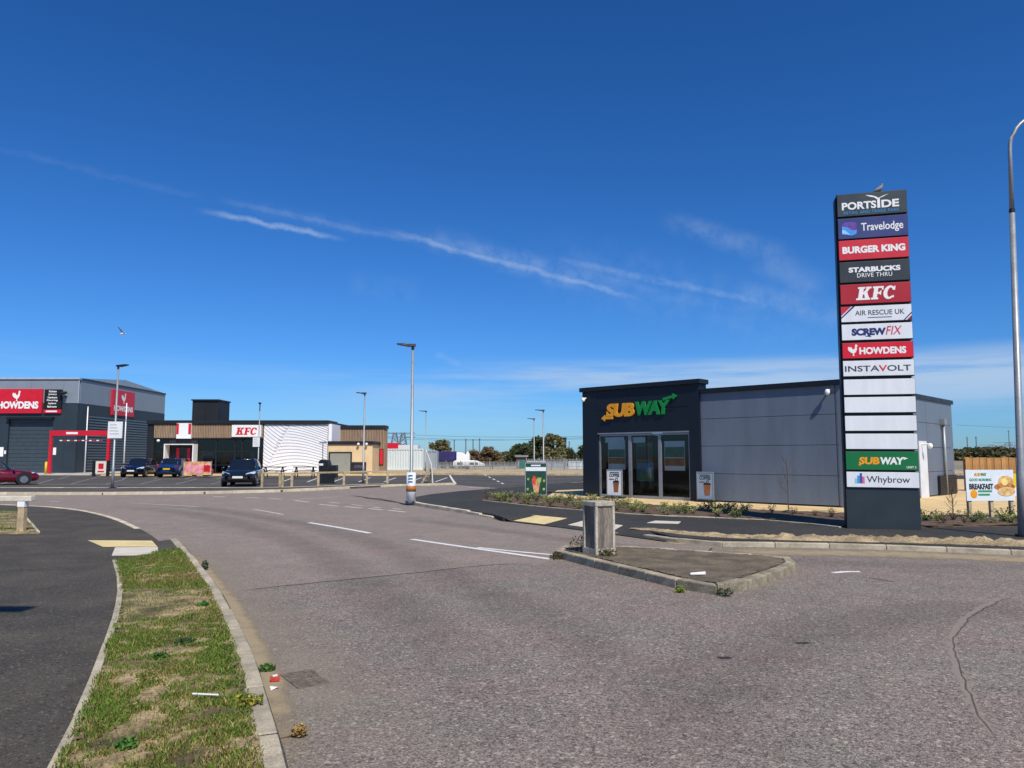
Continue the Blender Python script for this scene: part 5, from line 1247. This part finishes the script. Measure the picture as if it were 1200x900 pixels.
# bed plants: four kinds, each a small bushy plant
def plant_mesh(kind_):
    n = [130, 110, 90, 120][kind_]; hgt = [.36, .30, .42, .26][kind_]
    st_ = np.random.randint(9, size=n); an = st_*2.4; u = np.random.uniform(.1, 1, n)
    sp_ = [.22, .24, .16, .26][kind_]
    c = np.stack([np.cos(an)*sp_*u+np.random.normal(0, .035, n), np.sin(an)*sp_*u+np.random.normal(0, .035, n), hgt*u*(1-.25*(st_ % 3)/2)+.02+np.random.normal(0, .02, n)], 1); c[:, 2] = np.clip(c[:, 2], .015, None)
    cols = [[S(150, 158, 92), S(128, 140, 80), S(176, 176, 110)], [S(104, 124, 66), S(86, 106, 56)], [S(120, 110, 78), S(140, 122, 84), S(96, 104, 62)], [S(168, 170, 126), S(134, 146, 96)]][kind_]
    return quads('_mesh', c, np.random.uniform(.05, .11, n), tints(n, cols, .3), M_leaf, aspect=.45, up=.3)
pms = [plant_mesh(k) for k in range(4)]
stm = MB()
for k in range(9):
    an = k*2.4; stm.tube([(0, 0, 0), (math.cos(an)*.10, math.sin(an)*.10, .16), (math.cos(an)*.2, math.sin(an)*.2, .28)], [.008, .006, .003], 4)
stem_me = stm.mesh('stem'); stem_me.materials.append(M_bark)
def bed_z(x, y): return .122+.035*noise.noise((x*3, y*3, 0))+.02*noise.noise((x*9, y*9, 4))
def zone(px, t):
    zs_ = [(600, 'at the left tip of the bed'), (616, 'left of the drinks board'), (640, 'below the drinks board'), (664, 'between drinks board and shopfront'), (690, 'before the shop corner'), (716, 'behind the grey pillar'), (745, 'before the left shop window'), (772, 'before the middle shop window'), (806, 'before the right shop window'), (840, 'before the pale blue board'), (885, 'left of the bare sapling'), (1000, 'in the shade of the sign tower'), (1110, 'beside the sign tower'), (1150, 'before the left banner leg'), (1180, 'before the banner middle'), (1400, 'before the right banner leg')]
    row = 'in the back row' if t < .4 else ('in the middle row' if t < .7 else 'in the front row')
    return next(n for e, n in zs_ if px < e)+', '+row
KN = ['yellow green young shrub', 'mid green young shrub', 'brownish sparse young shrub', 'pale silvery young shrub']
def plant(px, py, kind_, sc_, lab, group, t=.5):
    lab = KN[kind_]+' '+zone(px, t); sc_ *= .66
    p = P(px, py, .12); z = bed_z(p.x, p.y) if inpoly(p.x, p.y, bed_poly) else .11
    r_ = empty('shrub', (p.x, p.y, z-.006), random.uniform(0, 6), lab, 'shrub', group); r_.scale = (sc_, sc_, sc_*random.uniform(.8, 1.25))
    link(pms[kind_], 'foliage', r_); link(stem_me, 'stem', r_)
def bed_between(px, t):
    def yat(lst):
        for (a, b), (c, d) in zip(lst, lst[1:]):
            if a <= px <= c: return b+(d-b)*(px-a)/(c-a)
        return lst[-1][1]
    yb_, yf_ = yat(BB), yat(BF); return yb_+(yf_-yb_)*t
rnd_ = random.Random(3)
LAB = {0: 'yellow green young shrub in the planting bed', 1: 'mid green young shrub in the planting bed', 2: 'brownish sparse young shrub in the planting bed', 3: 'pale silvery young shrub in the planting bed'}
px = 574
while px < 880:
    dens = 1 if px < 700 else .8
    for t in (.25, .55, .85):
        if rnd_.random() < (.82 if px < 700 else .72):
            k = rnd_.choice([0, 0, 3, 1, 2]); plant(px+rnd_.uniform(-4, 4), bed_between(px, t), k, rnd_.uniform(.7, 1.2), LAB[k], 'shrubs in the planting bed', t)
    px += 8 if px < 700 else 9
for px in (905, 930, 955, 975):
    plant(px, bed_between(px, .35), 2, rnd_.uniform(.6, .9), LAB[2], 'shrubs in the planting bed')
for px, t, k, s in ((1086, .5, 1, 1.3), (1099, .55, 0, 1.0), (1118, .4, 2, 1.1), (1142, .6, 1, 1.3), (1150, .45, 0, 1.0), (1162, .7, 3, .9), (1178, .5, 1, 1.5), (1184, .65, 0, 1.1), (1194, .5, 1, 1.1), (1210, .5, 0, 1.1), (1106, .75, 2, .8), (1130, .75, 2, .8)):
    plant(px, bed_between(px, t), k, s, {0: 'yellow green shrub in the bed right of the sign tower', 1: 'leafy green shrub in the bed right of the sign tower', 2: 'sparse brown shrub in the bed right of the sign tower', 3: 'pale shrub in the bed right of the sign tower'}[k], 'shrubs right of the sign tower', t)
# bare sapling and thin saplings
def sapling(px, py, H_s, label):
    p = P(px, py, .12); r_ = empty('sapling', (p.x, p.y, .115), 0, label, 'sapling')
    m = MB(); m.tube([(0, 0, 0), (.01, 0, H_s*.5), (0, .01, H_s)], [.018, .012, .003], 6); m.build('trunk', M_bark, r_)
    rs_ = random.Random(int(px))
    for k in range(14):
        z = H_s*(.28+.045*k); an = rs_.uniform(0, 6.28); L = H_s*.28*(1-.045*k)
        m = MB(); a = (math.cos(an)*L*.5, math.sin(an)*L*.5, z+L*.45); b = (math.cos(an)*L*.85, math.sin(an)*L*.85, z+L*1.0)
        m.tube([(0, 0, z), a, b], [.007, .005, .002], 4); m.tube([a, (a[0]*1.5, a[1]*.7, a[2]+L*.35)], [.004, .0015], 4); m.build('branch', M_bark, r_)
sapling(924, 597.5, 1.55, 'bare young sapling in front of the grey cladding wall')
sapling(1117, 607, .75, 'small bare sapling between sign tower and breakfast banner')
# grass on the near verge
def grassfield(poly, n, zf, hmin, hmax, cols, name, label, bare, parent=None):
    xs_ = [p[0] for p in poly]; ys_ = [p[1] for p in poly]; out = []
    tries = 0
    while len(out) < n and tries < n*8:
        tries += 1; x = random.uniform(min(xs_), max(xs_)); y = random.uniform(min(ys_), max(ys_))
        if not inpoly(x, y, poly): continue
        if bare(x, y) < random.random(): continue
        out.append((x, y))
    n = len(out); p = np.array(out); z = np.array([zf(x, y) for x, y in out])
    dn = np.array([.5+.5*noise.noise((x*1.7, y*1.7, 9)) for x, y in out]); an = np.random.uniform(0, 2*np.pi, n); h = np.random.uniform(hmin, hmax, n)*(.5+1.0*dn)*np.where(np.random.rand(n) < .03, 2.2, 1.0); wd = np.random.uniform(.0015, .0035, n)*1.3
    lean = np.random.uniform(.2, 1.0, n)*h; la = np.random.uniform(0, 2*np.pi, n)
    dx, dy = np.cos(an)*wd, np.sin(an)*wd; b = np.stack([p[:, 0], p[:, 1], z], 1)
    v = np.zeros((n, 5, 3)); v[:, 0] = b+np.stack([dx, dy, 0*dx], 1); v[:, 1] = b-np.stack([dx, dy, 0*dx], 1)
    m_ = b+np.stack([np.cos(la)*lean*.35, np.sin(la)*lean*.35, h*.6], 1); v[:, 2] = m_-np.stack([dx, dy, 0*dx], 1)*.8; v[:, 3] = m_+np.stack([dx, dy, 0*dx], 1)*.8; v[:, 4] = b+np.stack([np.cos(la)*lean, np.sin(la)*lean, h], 1)
    k = np.arange(n)*5; me = bpy.data.meshes.new(name); f4 = np.stack([k, k+1, k+2, k+3], 1); f3 = np.stack([k+3, k+2, k+4], 1)
    loops = np.concatenate([f4.ravel(), f3.ravel()]); me.vertices.add(5*n); me.vertices.foreach_set('co', v.ravel()); me.loops.add(len(loops)); me.loops.foreach_set('vertex_index', loops); me.polygons.add(2*n)
    me.polygons.foreach_set('loop_start', np.concatenate([np.arange(0, 4*n, 4), 4*n+np.arange(0, 3*n, 3)])); me.polygons.foreach_set('loop_total', np.concatenate([np.full(n, 4), np.full(n, 3)])); me.update(calc_edges=True)
    patch_ = np.array([noise.noise((x*.9, y*.9, 20)) for x, y in out]); tt = tints(n, cols[0], .3); dry = tints(n, cols[1], .25); isdry = np.random.rand(n) < np.clip(.18-patch_*.9, .04, .75); tt[isdry] = dry[isdry]
    col = np.ones((5*n, 4), dtype=np.float32); col[:, :3] = np.repeat(tt, 5, 0); ca = me.color_attributes.new('tint', 'FLOAT_COLOR', 'POINT'); ca.data.foreach_set('color', col.ravel()); me.materials.append(M_leaf)
    o = bpy.data.objects.new(name, me); C.objects.link(o); o.parent = parent
    return tag(o, label, 'grass' if parent is None else None, None, 'stuff')
def vz(x, y): return .100+.03*(noise.noise((x*2.2, y*2.2, 0))+.5)*.8
pb1 = P(190, 712, .1); pb2 = P(165, 703, .1)
def vbare(x, y):
    b = .50+1.5*(noise.noise((x*1.7, y*1.7, 5))+.22+1.1*noise.noise((x*6, y*6, 7))+.5*noise.noise((x*15, y*15, 8)))
    for c, r0 in ((pb1, .75), (pb2, .6)):
        d = math.hypot((x-c.x), (y-c.y)*.7); 
        if d < r0: b *= max(.03, (d/r0)**2-.1)
    e = seg_d(x, y, vg_poly); b *= min(1, .25+e/.18)
    return max(.05, min(1, b))
GR = ([S(98, 126, 44), S(112, 136, 52), S(78, 104, 38), S(122, 140, 60)], [S(176, 158, 104), S(150, 128, 80), S(122, 102, 62)])
grassfield(vg_poly, 120000, vz, .008, .030, GR, 'grass', 'short patchy green grass growing on the near verge', vbare)
grassfield(lb_poly, 2500, lambda x, y: .108, .03, .10, GR, 'grass', 'rough grass tufts under the near left knee rail', lambda x, y: max(.05, .5+1.5*noise.noise((x*1.2, y*1.2, 3))))
# broad leaved weeds, stones
def weed(loc, r0, n, cols, label, group, hgt=.06, ls=.05):
    u = np.random.rand(n)**.5*r0; an = np.random.rand(n)*6.283; c = np.stack([u*np.cos(an), u*np.sin(an), np.random.rand(n)*hgt*(1-.4*u/r0)+.008], 1)
    r_ = empty('weed', loc, 0, label, 'weed', group)
    quads('leaves', c, np.random.uniform(.6, 1.3, n)*ls, tints(n, cols, .3), M_leaf, r_, aspect=.5, up=.2); MB().tube([(0, 0, -.01), (0, 0, hgt*.7)], [.008, .003], 5).build('stem', M_bark, r_)
WG = [S(70, 110, 50), S(92, 130, 58)]; WD = [S(44, 66, 46), S(58, 82, 52)]; WB_ = [S(120, 104, 70), S(92, 84, 56), S(70, 74, 44)]
for (px, py, r0, c_, lab) in ((217, 757, .08, WD, 'dark leafy weed in the middle of the grass verge'), (186, 774, .06, WG, 'bright green weed patch below the dark weed on the verge'), (238, 712, .06, WG, 'fresh green weed near the kerb beside the sandy patch'), (290, 826, .09, [S(170, 160, 60), S(110, 120, 60)], 'yellow flowering weed by the kerb on the verge'), (148, 880, .05, WG, 'green weed at the bottom of the verge')):
    p = P(px, py, .1); weed((p.x, p.y, .10), r0, 160, c_, lab, None, .06, .035)
for (px, py, z, r0, h_, c_, lab) in ((682, 646, .12, .20, .30, WB_, 'dry brown weed tuft at the foot of the grey pillar'), (712, 651, .12, .14, .12, WB_, 'low weed at the right foot of the pillar'), (653, 655, .0, .12, .12, WB_, 'weed at the pointed tip of the traffic island'), (850, 698.5, .0, .09, .11, WD, 'dark weed in the gutter at the island corner'), (797, 694.5, .0, .06, .09, [S(150, 160, 60), S(110, 130, 60)], 'yellow green weed against the island kerb'), (240, 668, .0, .05, .14, WD, 'small weed growing in the gutter beside the verge kerb'), (313, 786, .0, .06, .05, WG, 'green weed in the gutter above the drain')):
    p = P(px, py, z); weed((p.x, p.y, z-.002), r0, 170, c_, lab, None, h_, .045 if r0 > .1 else .03)
# litter
M_paper = pm('litter_paper', S(226, 224, 218), .7, var=.06)
p = P(240, 823, .1); r_ = empty('stick', (p.x, p.y, .145), R(-12), 'thin white stick lying on the grass verge', 'stick'); MB().tube([(-.085, 0, 0), (.085, 0, .004)], [.007, .006], 6).build('shaft', M_paper, r_); MB().ball((.085, 0, .004), .008, .008, .008, 6, 4).build('tip', M_paper, r_)
p = P(322, 799); r_ = empty('litter_packet', (p.x, p.y, .004), R(15), 'crushed red and white packet in the gutter by the drain', 'litter')
m = MB(); m.obox((0, 0, .018), .065, .042, .030, 0, R(8), R(-5)); m.build('box', pm('packet_red', S(190, 60, 50), .6, var=.35, vs=30), r_, bevel=.006); MB().obox((.0, .0, .039), .035, .02, .006, R(20), R(8), R(-5)).build('flap', M_paper, r_)
p = P(321, 808); r_ = empty('litter_scrap', (p.x, p.y, .004), R(40), 'small white paper scrap below the red packet', 'litter'); MB().add([(-.03, -.02, 0), (.03, -.015, .012), (.035, .02, .002), (-.02, .025, .018)], [(0, 1, 2, 3)]).build('sheet', M_paper, r_)
p = P(716, 680.5, .13); p = P(818, 673.5, .13); r_ = empty('litter_cup', (p.x, p.y, .122), R(5), 'white squashed cup lying on the traffic island', 'litter'); MB().tube([(-.10, 0, .018), (.08, 0, .022)], [.016, .024], 10).build('cup', M_paper, r_); MB().tube([(.075, 0, .022), (.09, 0, .023)], .027, 10).build('lid', M_paper, r_)
p = P(351, 864); r_ = empty('dry_clump', (p.x, p.y, .0), 0, 'dry straw coloured clump of dead plant on the road edge', 'dead plant')
n = 160; d = np.random.normal(size=(n, 3)); d /= np.linalg.norm(d, axis=1)[:, None]; c = d*np.random.uniform(.6, 1, (n, 1))*np.array([.045, .04, .035]); c[:, 2] += .04
quads('dead_leaves', c, np.random.uniform(.02, .04, n), tints(n, [S(176, 148, 92), S(150, 122, 74)], .3), M_leaf, r_); MB().tube([(-.13, -.05, .004), (-.07, -.01, .006), (0, 0, .02)], .004, 5).build('stem', M_bark, r_)
# drain grate
a, b, c, d = P(329, 792), P(348, 807), P(383, 800), P(370, 786)
gr = empty('drain_grate', (0, 0, 0), 0, 'rusty iron gully grate beside the verge kerb', 'drain'); M_iron = pm('rusty_iron', S(128, 114, 100), .8, .4, var=.3, vs=12, fine=.2, fs=80)
cen_ = (a+b+c+d)/4; gr.location = (cen_.x, cen_.y, 0); ux = ((c+d)/2-(a+b)/2); uy = ((a+d)/2-(b+c)/2); gw, gh = ux.length, .40; gr.rotation_euler = (0, 0, math.atan2(ux.y, ux.x)+R(0))
MB().box(-gw/2, gw/2, -gh/2, gh/2, -.002, .0022).build('pit', M_black, gr)
f = MB(); t_ = .02; f.box(-gw/2, gw/2, -gh/2, -gh/2+t_, 0, .008); f.box(-gw/2, gw/2, gh/2-t_, gh/2, 0, .008); f.box(-gw/2, -gw/2+t_, -gh/2+t_, gh/2-t_, 0, .008); f.box(gw/2-t_, gw/2, -gh/2+t_, gh/2-t_, 0, .008); f.box(gw*.22, gw*.22+t_, -gh/2+t_, gh/2-t_, 0, .008); f.build('frame', M_iron, gr)
for k in range(6): y_ = -gh/2+t_+.03+k*(gh-2*t_)/6; MB().box(-gw/2+t_, gw*.22, y_, y_+.026, 0, .0075).build('bar', M_iron, gr); MB().box(gw*.22+t_, gw/2-t_, y_, y_+.026, 0, .0075).build('bar', M_iron, gr)

# ------------------------------------------------------------------ right: timber fence, banner, yellow sign
fY = 33.0
fx0, fx1 = X(1129, fY), X(1330, fY); fh = Z(536, fY)-.115
fe = empty('timber_fence', (fx0, fY, .112), 0, 'brown close boarded timber fence at the right edge', 'fence'); x = 0; k = 0
bme = MB().box(0, .165, 0, .022, .02, 1).mesh('board'); bme.materials.append(M_fence)
while x < fx1-fx0:
    o = link(bme, 'board', fe, (x, .022 if k % 2 else 0, 0)); o.scale = (1, 1, fh*random.uniform(.985, 1.01)); x += .158; k += 1
for z in (.3, fh*.8): MB().box(0, fx1-fx0, .045, .09, z, z+.09).build('rail', M_fence, fe)
for x in (0, 2.6, 5.2): MB().box(x, x+.1, .091, .19, 0, fh+.02).build('post', M_fence, fe)
bl = P(1138, 606.5, .12); br_ = P(1187.5, 606, .12); bw = br_.x-bl.x
bz0, bz1 = Z(586.8, bl.y)-.118, Z(550.5, bl.y)-.118
ban = empty('banner_stand', (bl.x, bl.y, .116), math.atan2(br_.y-bl.y, br_.x-bl.x), 'white breakfast banner on timber legs before the timber fence', 'banner')
for x in (0, bw*.52, bw): MB().box(x-.04, x+.04, .0, .08, 0, bz1-.03).build('leg', M_timber, ban)
bx0, bx1 = -.10, bw+.06; Wd = bx1-bx0; Hd = bz1-bz0
MB().box(bx0, bx1, -.025, -.002, bz0, bz1).build('banner', M_poster_white, ban)
M_pgr = pm('print_grass', S(60, 150, 110), .6, var=.1); M_char = pm('print_charcoal', S(44, 50, 52), .6, var=.1)
text(ban, 'SUB', bx0+Wd*.24, bz0+Hd*.85, Wd*.12, Hd*.10, -.03, M_sy, bold=.05); text(ban, 'WAY', bx0+Wd*.37, bz0+Hd*.85, Wd*.13, Hd*.10, -.03, M_sg, bold=.05)
text(ban, 'GOOD MORNING', bx0+Wd*.30, bz0+Hd*.68, Wd*.46, Hd*.09, -.03, M_pgr, bold=.03); text(ban, 'BREAKFAST', bx0+Wd*.31, bz0+Hd*.46, Wd*.50, Hd*.19, -.03, M_char, bold=.05)
for k, z_ in enumerate((.28, .17)): MB().box(bx0+Wd*.24, bx0+Wd*(.53-.05*k), -.03, -.026, bz0+Hd*z_, bz0+Hd*(z_+.06)).build('print', M_pgr, ban)
MB().ball((bx0+Wd*.15, -.024, bz0+Hd*.22), .10, .008, .11).build('print', M_sy, ban)
def ell(cx, cz, rx_, rz__, m_, y_=-.03, nm='sandwich_print'): MB().plate([(bx0+Wd*cx+Wd*.55*rx_*math.cos(k*.2618), bz0+Hd*cz+Hd*1.25*rz__*math.sin(k*.2618)) for k in range(24)], y_, -.024).build(nm, m_, ban)
ell(.83, .60, .30, .17, pm('print_bun', S(216, 164, 92), .6, var=.25, vs=10, alt=S(240, 204, 140))); ell(.80, .45, .40, .10, pm('print_filling', S(176, 74, 56), .6, var=.4, vs=14, alt=S(214, 150, 70)), -.032); ell(.83, .30, .33, .12, MATS['print_bun'], -.034); ell(.80, .60, .12, .09, pm('print_egg', S(244, 214, 130), .6, var=.1), -.034)
ys_ = P(1197, 606, .12); r_ = empty('roadside_sign', (ys_.x, ys_.y, .116), 0, 'yellow and white upright sign beside the breakfast banner', 'sign')
z0, z1 = Z(581, ys_.y)-.116, Z(555, ys_.y)-.116
MB().box(-.04, .04, .0, .06, 0, z1).build('post', M_timber, r_); MB().box(-.17, .30, -.02, -.002, z0+(z1-z0)*.40, z1).build('yellow_panel', pm('sign_bright_yellow', S(236, 206, 30), .5, var=.05), r_); MB().box(-.15, .28, -.02, -.002, z0, z0+(z1-z0)*.39).build('white_panel', M_letw, r_)
for k, s_ in enumerate(('YO', 'S')): text(r_, s_, .06, z1-.10-k*.18, .26 if k == 0 else .14, .12, -.024, M_char, bold=.05)
# parked white van far behind the fence gap
# ------------------------------------------------------------------ background compound
def corrugated(x0, x1, y0, y1, z0, z1, mat, parent, name, pitch=.28, dep=.06):
    m = MB(); xs_ = np.arange(x0, x1, pitch); prof_ = []
    for x in xs_: prof_ += [(x, y0), (x+pitch*.35, y0), (x+pitch*.5, y0+dep), (x+pitch*.85, y0+dep)]
    n = len(prof_); m.v = [(x, y, z0) for x, y in prof_]+[(x, y, z1) for x, y in prof_]; m.f = [(i, i+1, n+i+1, n+i) for i in range(n-1)]
    return m.build(name, mat, parent)
def container(px0, px1, pyt, pyb, Y, mat, label, depth=2.4, zb=.15, group='storage containers'):
    x0_, x1_ = X(px0, Y), X(px1, Y); z1 = Z(pyt, Y); z0 = max(zb, Z(pyb, Y))
    r_ = empty('storage_container', (x0_, Y, zb), 0, label, 'container', group); L = x1_-x0_; H = z1-zb
    MB().box(.05, L-.05, .07, depth, 0.15, H-.05).build('shell', mat, r_); corrugated(.1, L-.25, 0, 0, .18, H-.12, mat, r_, 'corrugated_side')
    f = MB()
    for x in (0, L-.12): f.box(x, x+.12, -.02, .12, 0, H)
    f.box(.12, L-.12, -.02, .1, H-.12, H); f.box(.12, L-.12, -.02, .1, 0.0, .18); f.build('frame', mat, r_); return r_
M_cw = pm('container_white', S(222, 226, 224), .6, var=.10, vs=.6, alt=S(200, 212, 212)); M_cg = pm('container_grey', S(150, 158, 166), .6, var=.08, vs=.8)
container(451, 496.5, 525.8, 549, 82, M_cw, 'long pale corrugated container right of the restaurant')
container(498.5, 512.5, 528, 549, 84, M_cg, 'short grey corrugated container next to the pale one')
container(617, 640, 540, 551, 92, M_cw, 'cream container behind the slim lamp posts', group='storage containers'); container(641, 664, 541, 551, 91, M_cg, 'greyish container in the middle of the fenced compound'); container(666, 700, 540.5, 551, 90, M_cw, 'white container partly behind the shopfront tower')
# red and white trailer roof behind the containers
tr = empty('lorry_trailer', (X(452, 90), 90, .15), 0, 'red and white lorry trailer showing above the pale container', 'trailer'); z1 = Z(519, 90)-.15
MB().box(0, X(467, 90)-X(452, 90), 0, 2.5, .9, z1).build('red_body', M_red, tr); MB().box(X(467, 90)-X(452, 90), X(490, 90)-X(452, 90), .01, 2.5, .9, z1-.25).build('white_body', M_cw, tr); MB().box(.2, 4.4, .1, 2.4, .55, .9).build('chassis', M_black, tr)
for x in (.6, 1.8): MB().tube([(x, 0, .5), (x, .35, .5)], .5, 14).build('wheel', M_tyre, tr)
# lorry with purple curtain and white cab
lY = 92; l0 = X(513, lY); lo_ = empty('lorry', (l0, lY, .15), 0, 'lorry with purple trailer and white cab behind the caravan', 'lorry'); zt = Z(529, lY)-.15
MB().box(0, X(534, lY)-l0, 0, 2.5, .95, zt).build('trailer', pm('curtain_purple', S(58, 46, 130), .6, var=.3, vs=.8, alt=S(34, 30, 70)), lo_); MB().box(.1, X(545, lY)-l0, .3, 2.2, .55, .92).build('chassis', M_black, lo_)
c0, c1 = X(535, lY)-l0, X(550, lY)-l0
MB().plate([(c0, .6), (c1, .6), (c1, 1.6), (c1-.2, 2.1), (c1-.5, zt-.45), (c1-.9, zt-.15), (c0, zt-.10)], .05, 2.45).build('cab', M_letw, lo_, bevel=.05)
for x in (.7, 1.8, c0+.6, c1-.3): MB().tube([(x, .02, .5), (x, .4, .5)], .5, 14).build('wheel', M_tyre, lo_)
# caravan
cY = 86; c0 = X(531, cY); cv = empty('caravan', (c0, cY, .155), 0, 'white touring caravan parked by the palisade fence', 'caravan'); L = X(568, cY)-c0; H = Z(539.5, cY)-.155
MB().plate([(0, .35), (L, .35), (L-.05, .6), (L-.9, H*.95), (L-1.3, H), (.3, H), (.05, H*.85)], 0, 2.1).build('body', M_letw, cv, bevel=.05)
for (a, b) in ((.13, .30), (.52, .66), (.70, .78)): MB().box(L*a, L*b, -.012, -.001, H*.52, H*.76).build('window', M_cglass, cv)
MB().tube([(L*.45, .02, .32), (L*.45, .25, .32)], .32, 14).build('wheel', M_tyre, cv); MB().tube([(L, 1.05, .45), (L+.9, 1.05, .45)], .05, 6).build('drawbar', M_dark, cv); MB().box(L+.8, L+.9, 1.0, 1.1, 0, .45).build('jockey_leg', M_dark, cv)
# hut
hY = 90; h0 = X(605, hY); ht_ = empty('site_hut', (h0, hY, .155), 0, 'small flat roofed hut with teal door in the compound', 'hut'); L = X(617.5, hY)-h0; H = Z(533.5, hY)-.155
MB().box(0, L, 0, 1.8, 0, H-.2).build('wall', pm('hut_brown', S(96, 86, 74), .8, var=.15), ht_); MB().box(-.15, L+.15, -.25, 2.0, H-.2, H).build('roof', M_galv, ht_); MB().box(L*.35, L*.8, -.03, -.001, 0, H*.62).build('door', pm('hut_teal', S(40, 110, 100), .6, var=.1), ht_)
# palisade fence
def palisade(pxa, pxb, Y, pyt, label, posts=6):
    a, b = X(pxa, Y), X(pxb, Y); H = Z(pyt, Y)-.155
    r_ = empty('palisade_fence', (a, Y, .15), 0, label, 'fence'); m = MB(); x = 0
    while x < b-a:
        m.box(x, x+.07, -.015, .0, .05, H-.12); m.plate([(x, H-.12), (x+.07, H-.12), (x+.035, H)], -.015, 0); x += .155
    m.build('pales', M_galv, r_, kind='stuff')
    for z in (.35, H-.45): MB().box(0, b-a, .001, .05, z, z+.06).build('rail', M_galv, r_)
    for k in range(posts+1): x = (b-a)*k/posts; MB().box(x-.05, x+.05, .051, .15, 0, H+.05).build('post', M_galv, r_)
palisade(455, 608, 84.5, 540.5, 'grey steel palisade fence behind the car park', 9); palisade(617, 705, 80, 537, 'taller steel palisade fence before the white containers', 6)
# ------------------------------------------------------------------ pylons, masts, cables
M_py = pm('hazed_steel', S(122, 130, 140), .6, .3, var=.1)  # steel lightened to blue-grey, distance haze put into the colour
def pylon(px, pyt, Y, label, wd=3.0, arms=2):
    x = X(px, Y); H = Z(pyt, Y); r_ = empty('pylon', (x, Y, -.05), R(random.uniform(-15, 15)), label, 'pylon', 'far pylons')
    m = MB(); b = wd/2; t_ = b*.22; th = H*.008+.05; lv = 6
    for sx in (-1, 1):
        for sy in (-1, 1): m.tube([(sx*b, sy*b, 0), (sx*t_, sy*t_, H)], th, 4)
    for k in range(lv):
        f0, f1 = k/lv, (k+1)/lv; w0_, w1_ = b+(t_-b)*f0, b+(t_-b)*f1
        for sy in (-1, 1): m.tube([(-w0_, sy*w0_, f0*H), (w1_, sy*w1_, f1*H)], th*.6, 4); m.tube([(w0_, sy*w0_, f0*H), (-w1_, sy*w1_, f1*H)], th*.6, 4)
    m.build('lattice', M_py, r_, kind='stuff')
    for k in range(arms): z = H*(.98-.13*k); MB().tube([(-wd*.9, 0, z), (wd*.9, 0, z)], th*.9, 4).build('cross_arm', M_py, r_)
pylon(463, 506.5, 190, 'lattice pylon left of a pair above the pale container', 3.4); pylon(472.5, 506.5, 190, 'lattice pylon right of a pair above the pale container', 3.4)
pylon(1162, 521, 420, 'far short lattice pylon left of three behind the timber fence', 9, 1); pylon(1181, 518, 420, 'far lattice pylon in the middle of three behind the fence', 9, 1); pylon(1192, 521, 420, 'far lattice pylon right of three behind the timber fence', 9, 1)
def mast(px, pyt, Y, label, wd, wt=None, name='mast'):
    x = X(px, Y); H = Z(pyt, Y); r_ = empty(name, (x, Y, -.05), 0, label, 'mast', 'far masts'); MB().tube([(0, 0, 0), (0, 0, H)], [wd, wt or wd*.8], 6).build('shaft', M_py, r_); MB().box(-wd*1.4, wd*1.4, -wd, wd, H*.95, H*.97).build('platform', M_py, r_)
for (px, yt, lab) in ((546, 514, 'left far dockside crane mast'), (554.5, 514.5, 'middle far dockside crane mast'), (562, 513.5, 'right far dockside crane mast'), (532.5, 515, 'dark far mast above the lorry cab'), (667, 517, 'far mast between dark tree and shopfront tower'), (1132.5, 512, 'left dark far mast above the timber fence'), (1143, 511.5, 'right dark far mast above the timber fence'), (1181.5, 504, 'thin far mast rising behind the middle pylon')):
    mast(px, yt, 380, lab, .34 if px not in (1181.5,) else .25)
mt = empty('silo_tower', (X(661, 150), 150, -.05), 0, 'dark slab tower standing among the tree tops', 'tower'); H = Z(513, 150); MB().box(-.45, .45, 0, 1.6, 0, H).build('shaft', M_dark, mt); MB().box(-.55, .55, -.05, 1.7, H, H+.12).build('cap', M_dark, mt)
for (ya, yb, lab) in ((504.5, 510, 'upper power line crossing the sky above the far trees'), (511.5, 511, 'lower power line crossing the sky above the far trees'), (508, 513, 'middle power line crossing the sky above the far trees')):
    a = PD(395, ya, 190); b = PD(720, yb, 190); pts = []
    for k in range(25): t = k/24; q = a.lerp(b, t); q.z -= 4*t*(1-t)*1.0; pts.append(q)
    tag(MB().tube(pts, .03, 4).build('power_line', M_dark), lab, 'cable', 'far power lines')
a = PD(1120, 498, 400); b = PD(1400, 506, 400); tag(MB().tube([a.lerp(b, k/12)-Vector((0, 0, 3*k/12*(1-k/12))) for k in range(13)], .05, 4).build('power_line', M_dark), 'faint power line above the timber fence', 'cable', 'far power lines')
# gull in flight
gp = PD(144, 391, 62); gl_ = empty('gull', tuple(gp), R(0), 'gull in flight with raised dark wing above the depot', 'bird')
m = MB(); m.tube([(-.28, 0, -.03), (-.15, 0, 0), (0, 0, 0), (.15, 0, 0), (.24, 0, .03)], [.02, .06, .075, .05, .015], 8); m.build('body', M_letw, gl_, True)
w_ = MB(); w_.add([(-.12, 0, .03), (.12, 0, .03), (-.18, .1, .34), (-.34, .1, .34), (-.50, .15, .62), (-.56, .15, .60)], [(0, 1, 2, 3), (3, 2, 4, 5)]); w_.build('wing', pm('gull_grey', S(70, 76, 88), .8, var=.1), gl_)
w_ = MB(); w_.add([(-.10, 0, .03), (.14, 0, .03), (.44, -.3, .02), (.34, -.3, .02), (.68, -.45, -.02)], [(1, 0, 3, 2), (2, 3, 4)]); w_.build('wing', MATS['gull_grey'], gl_)
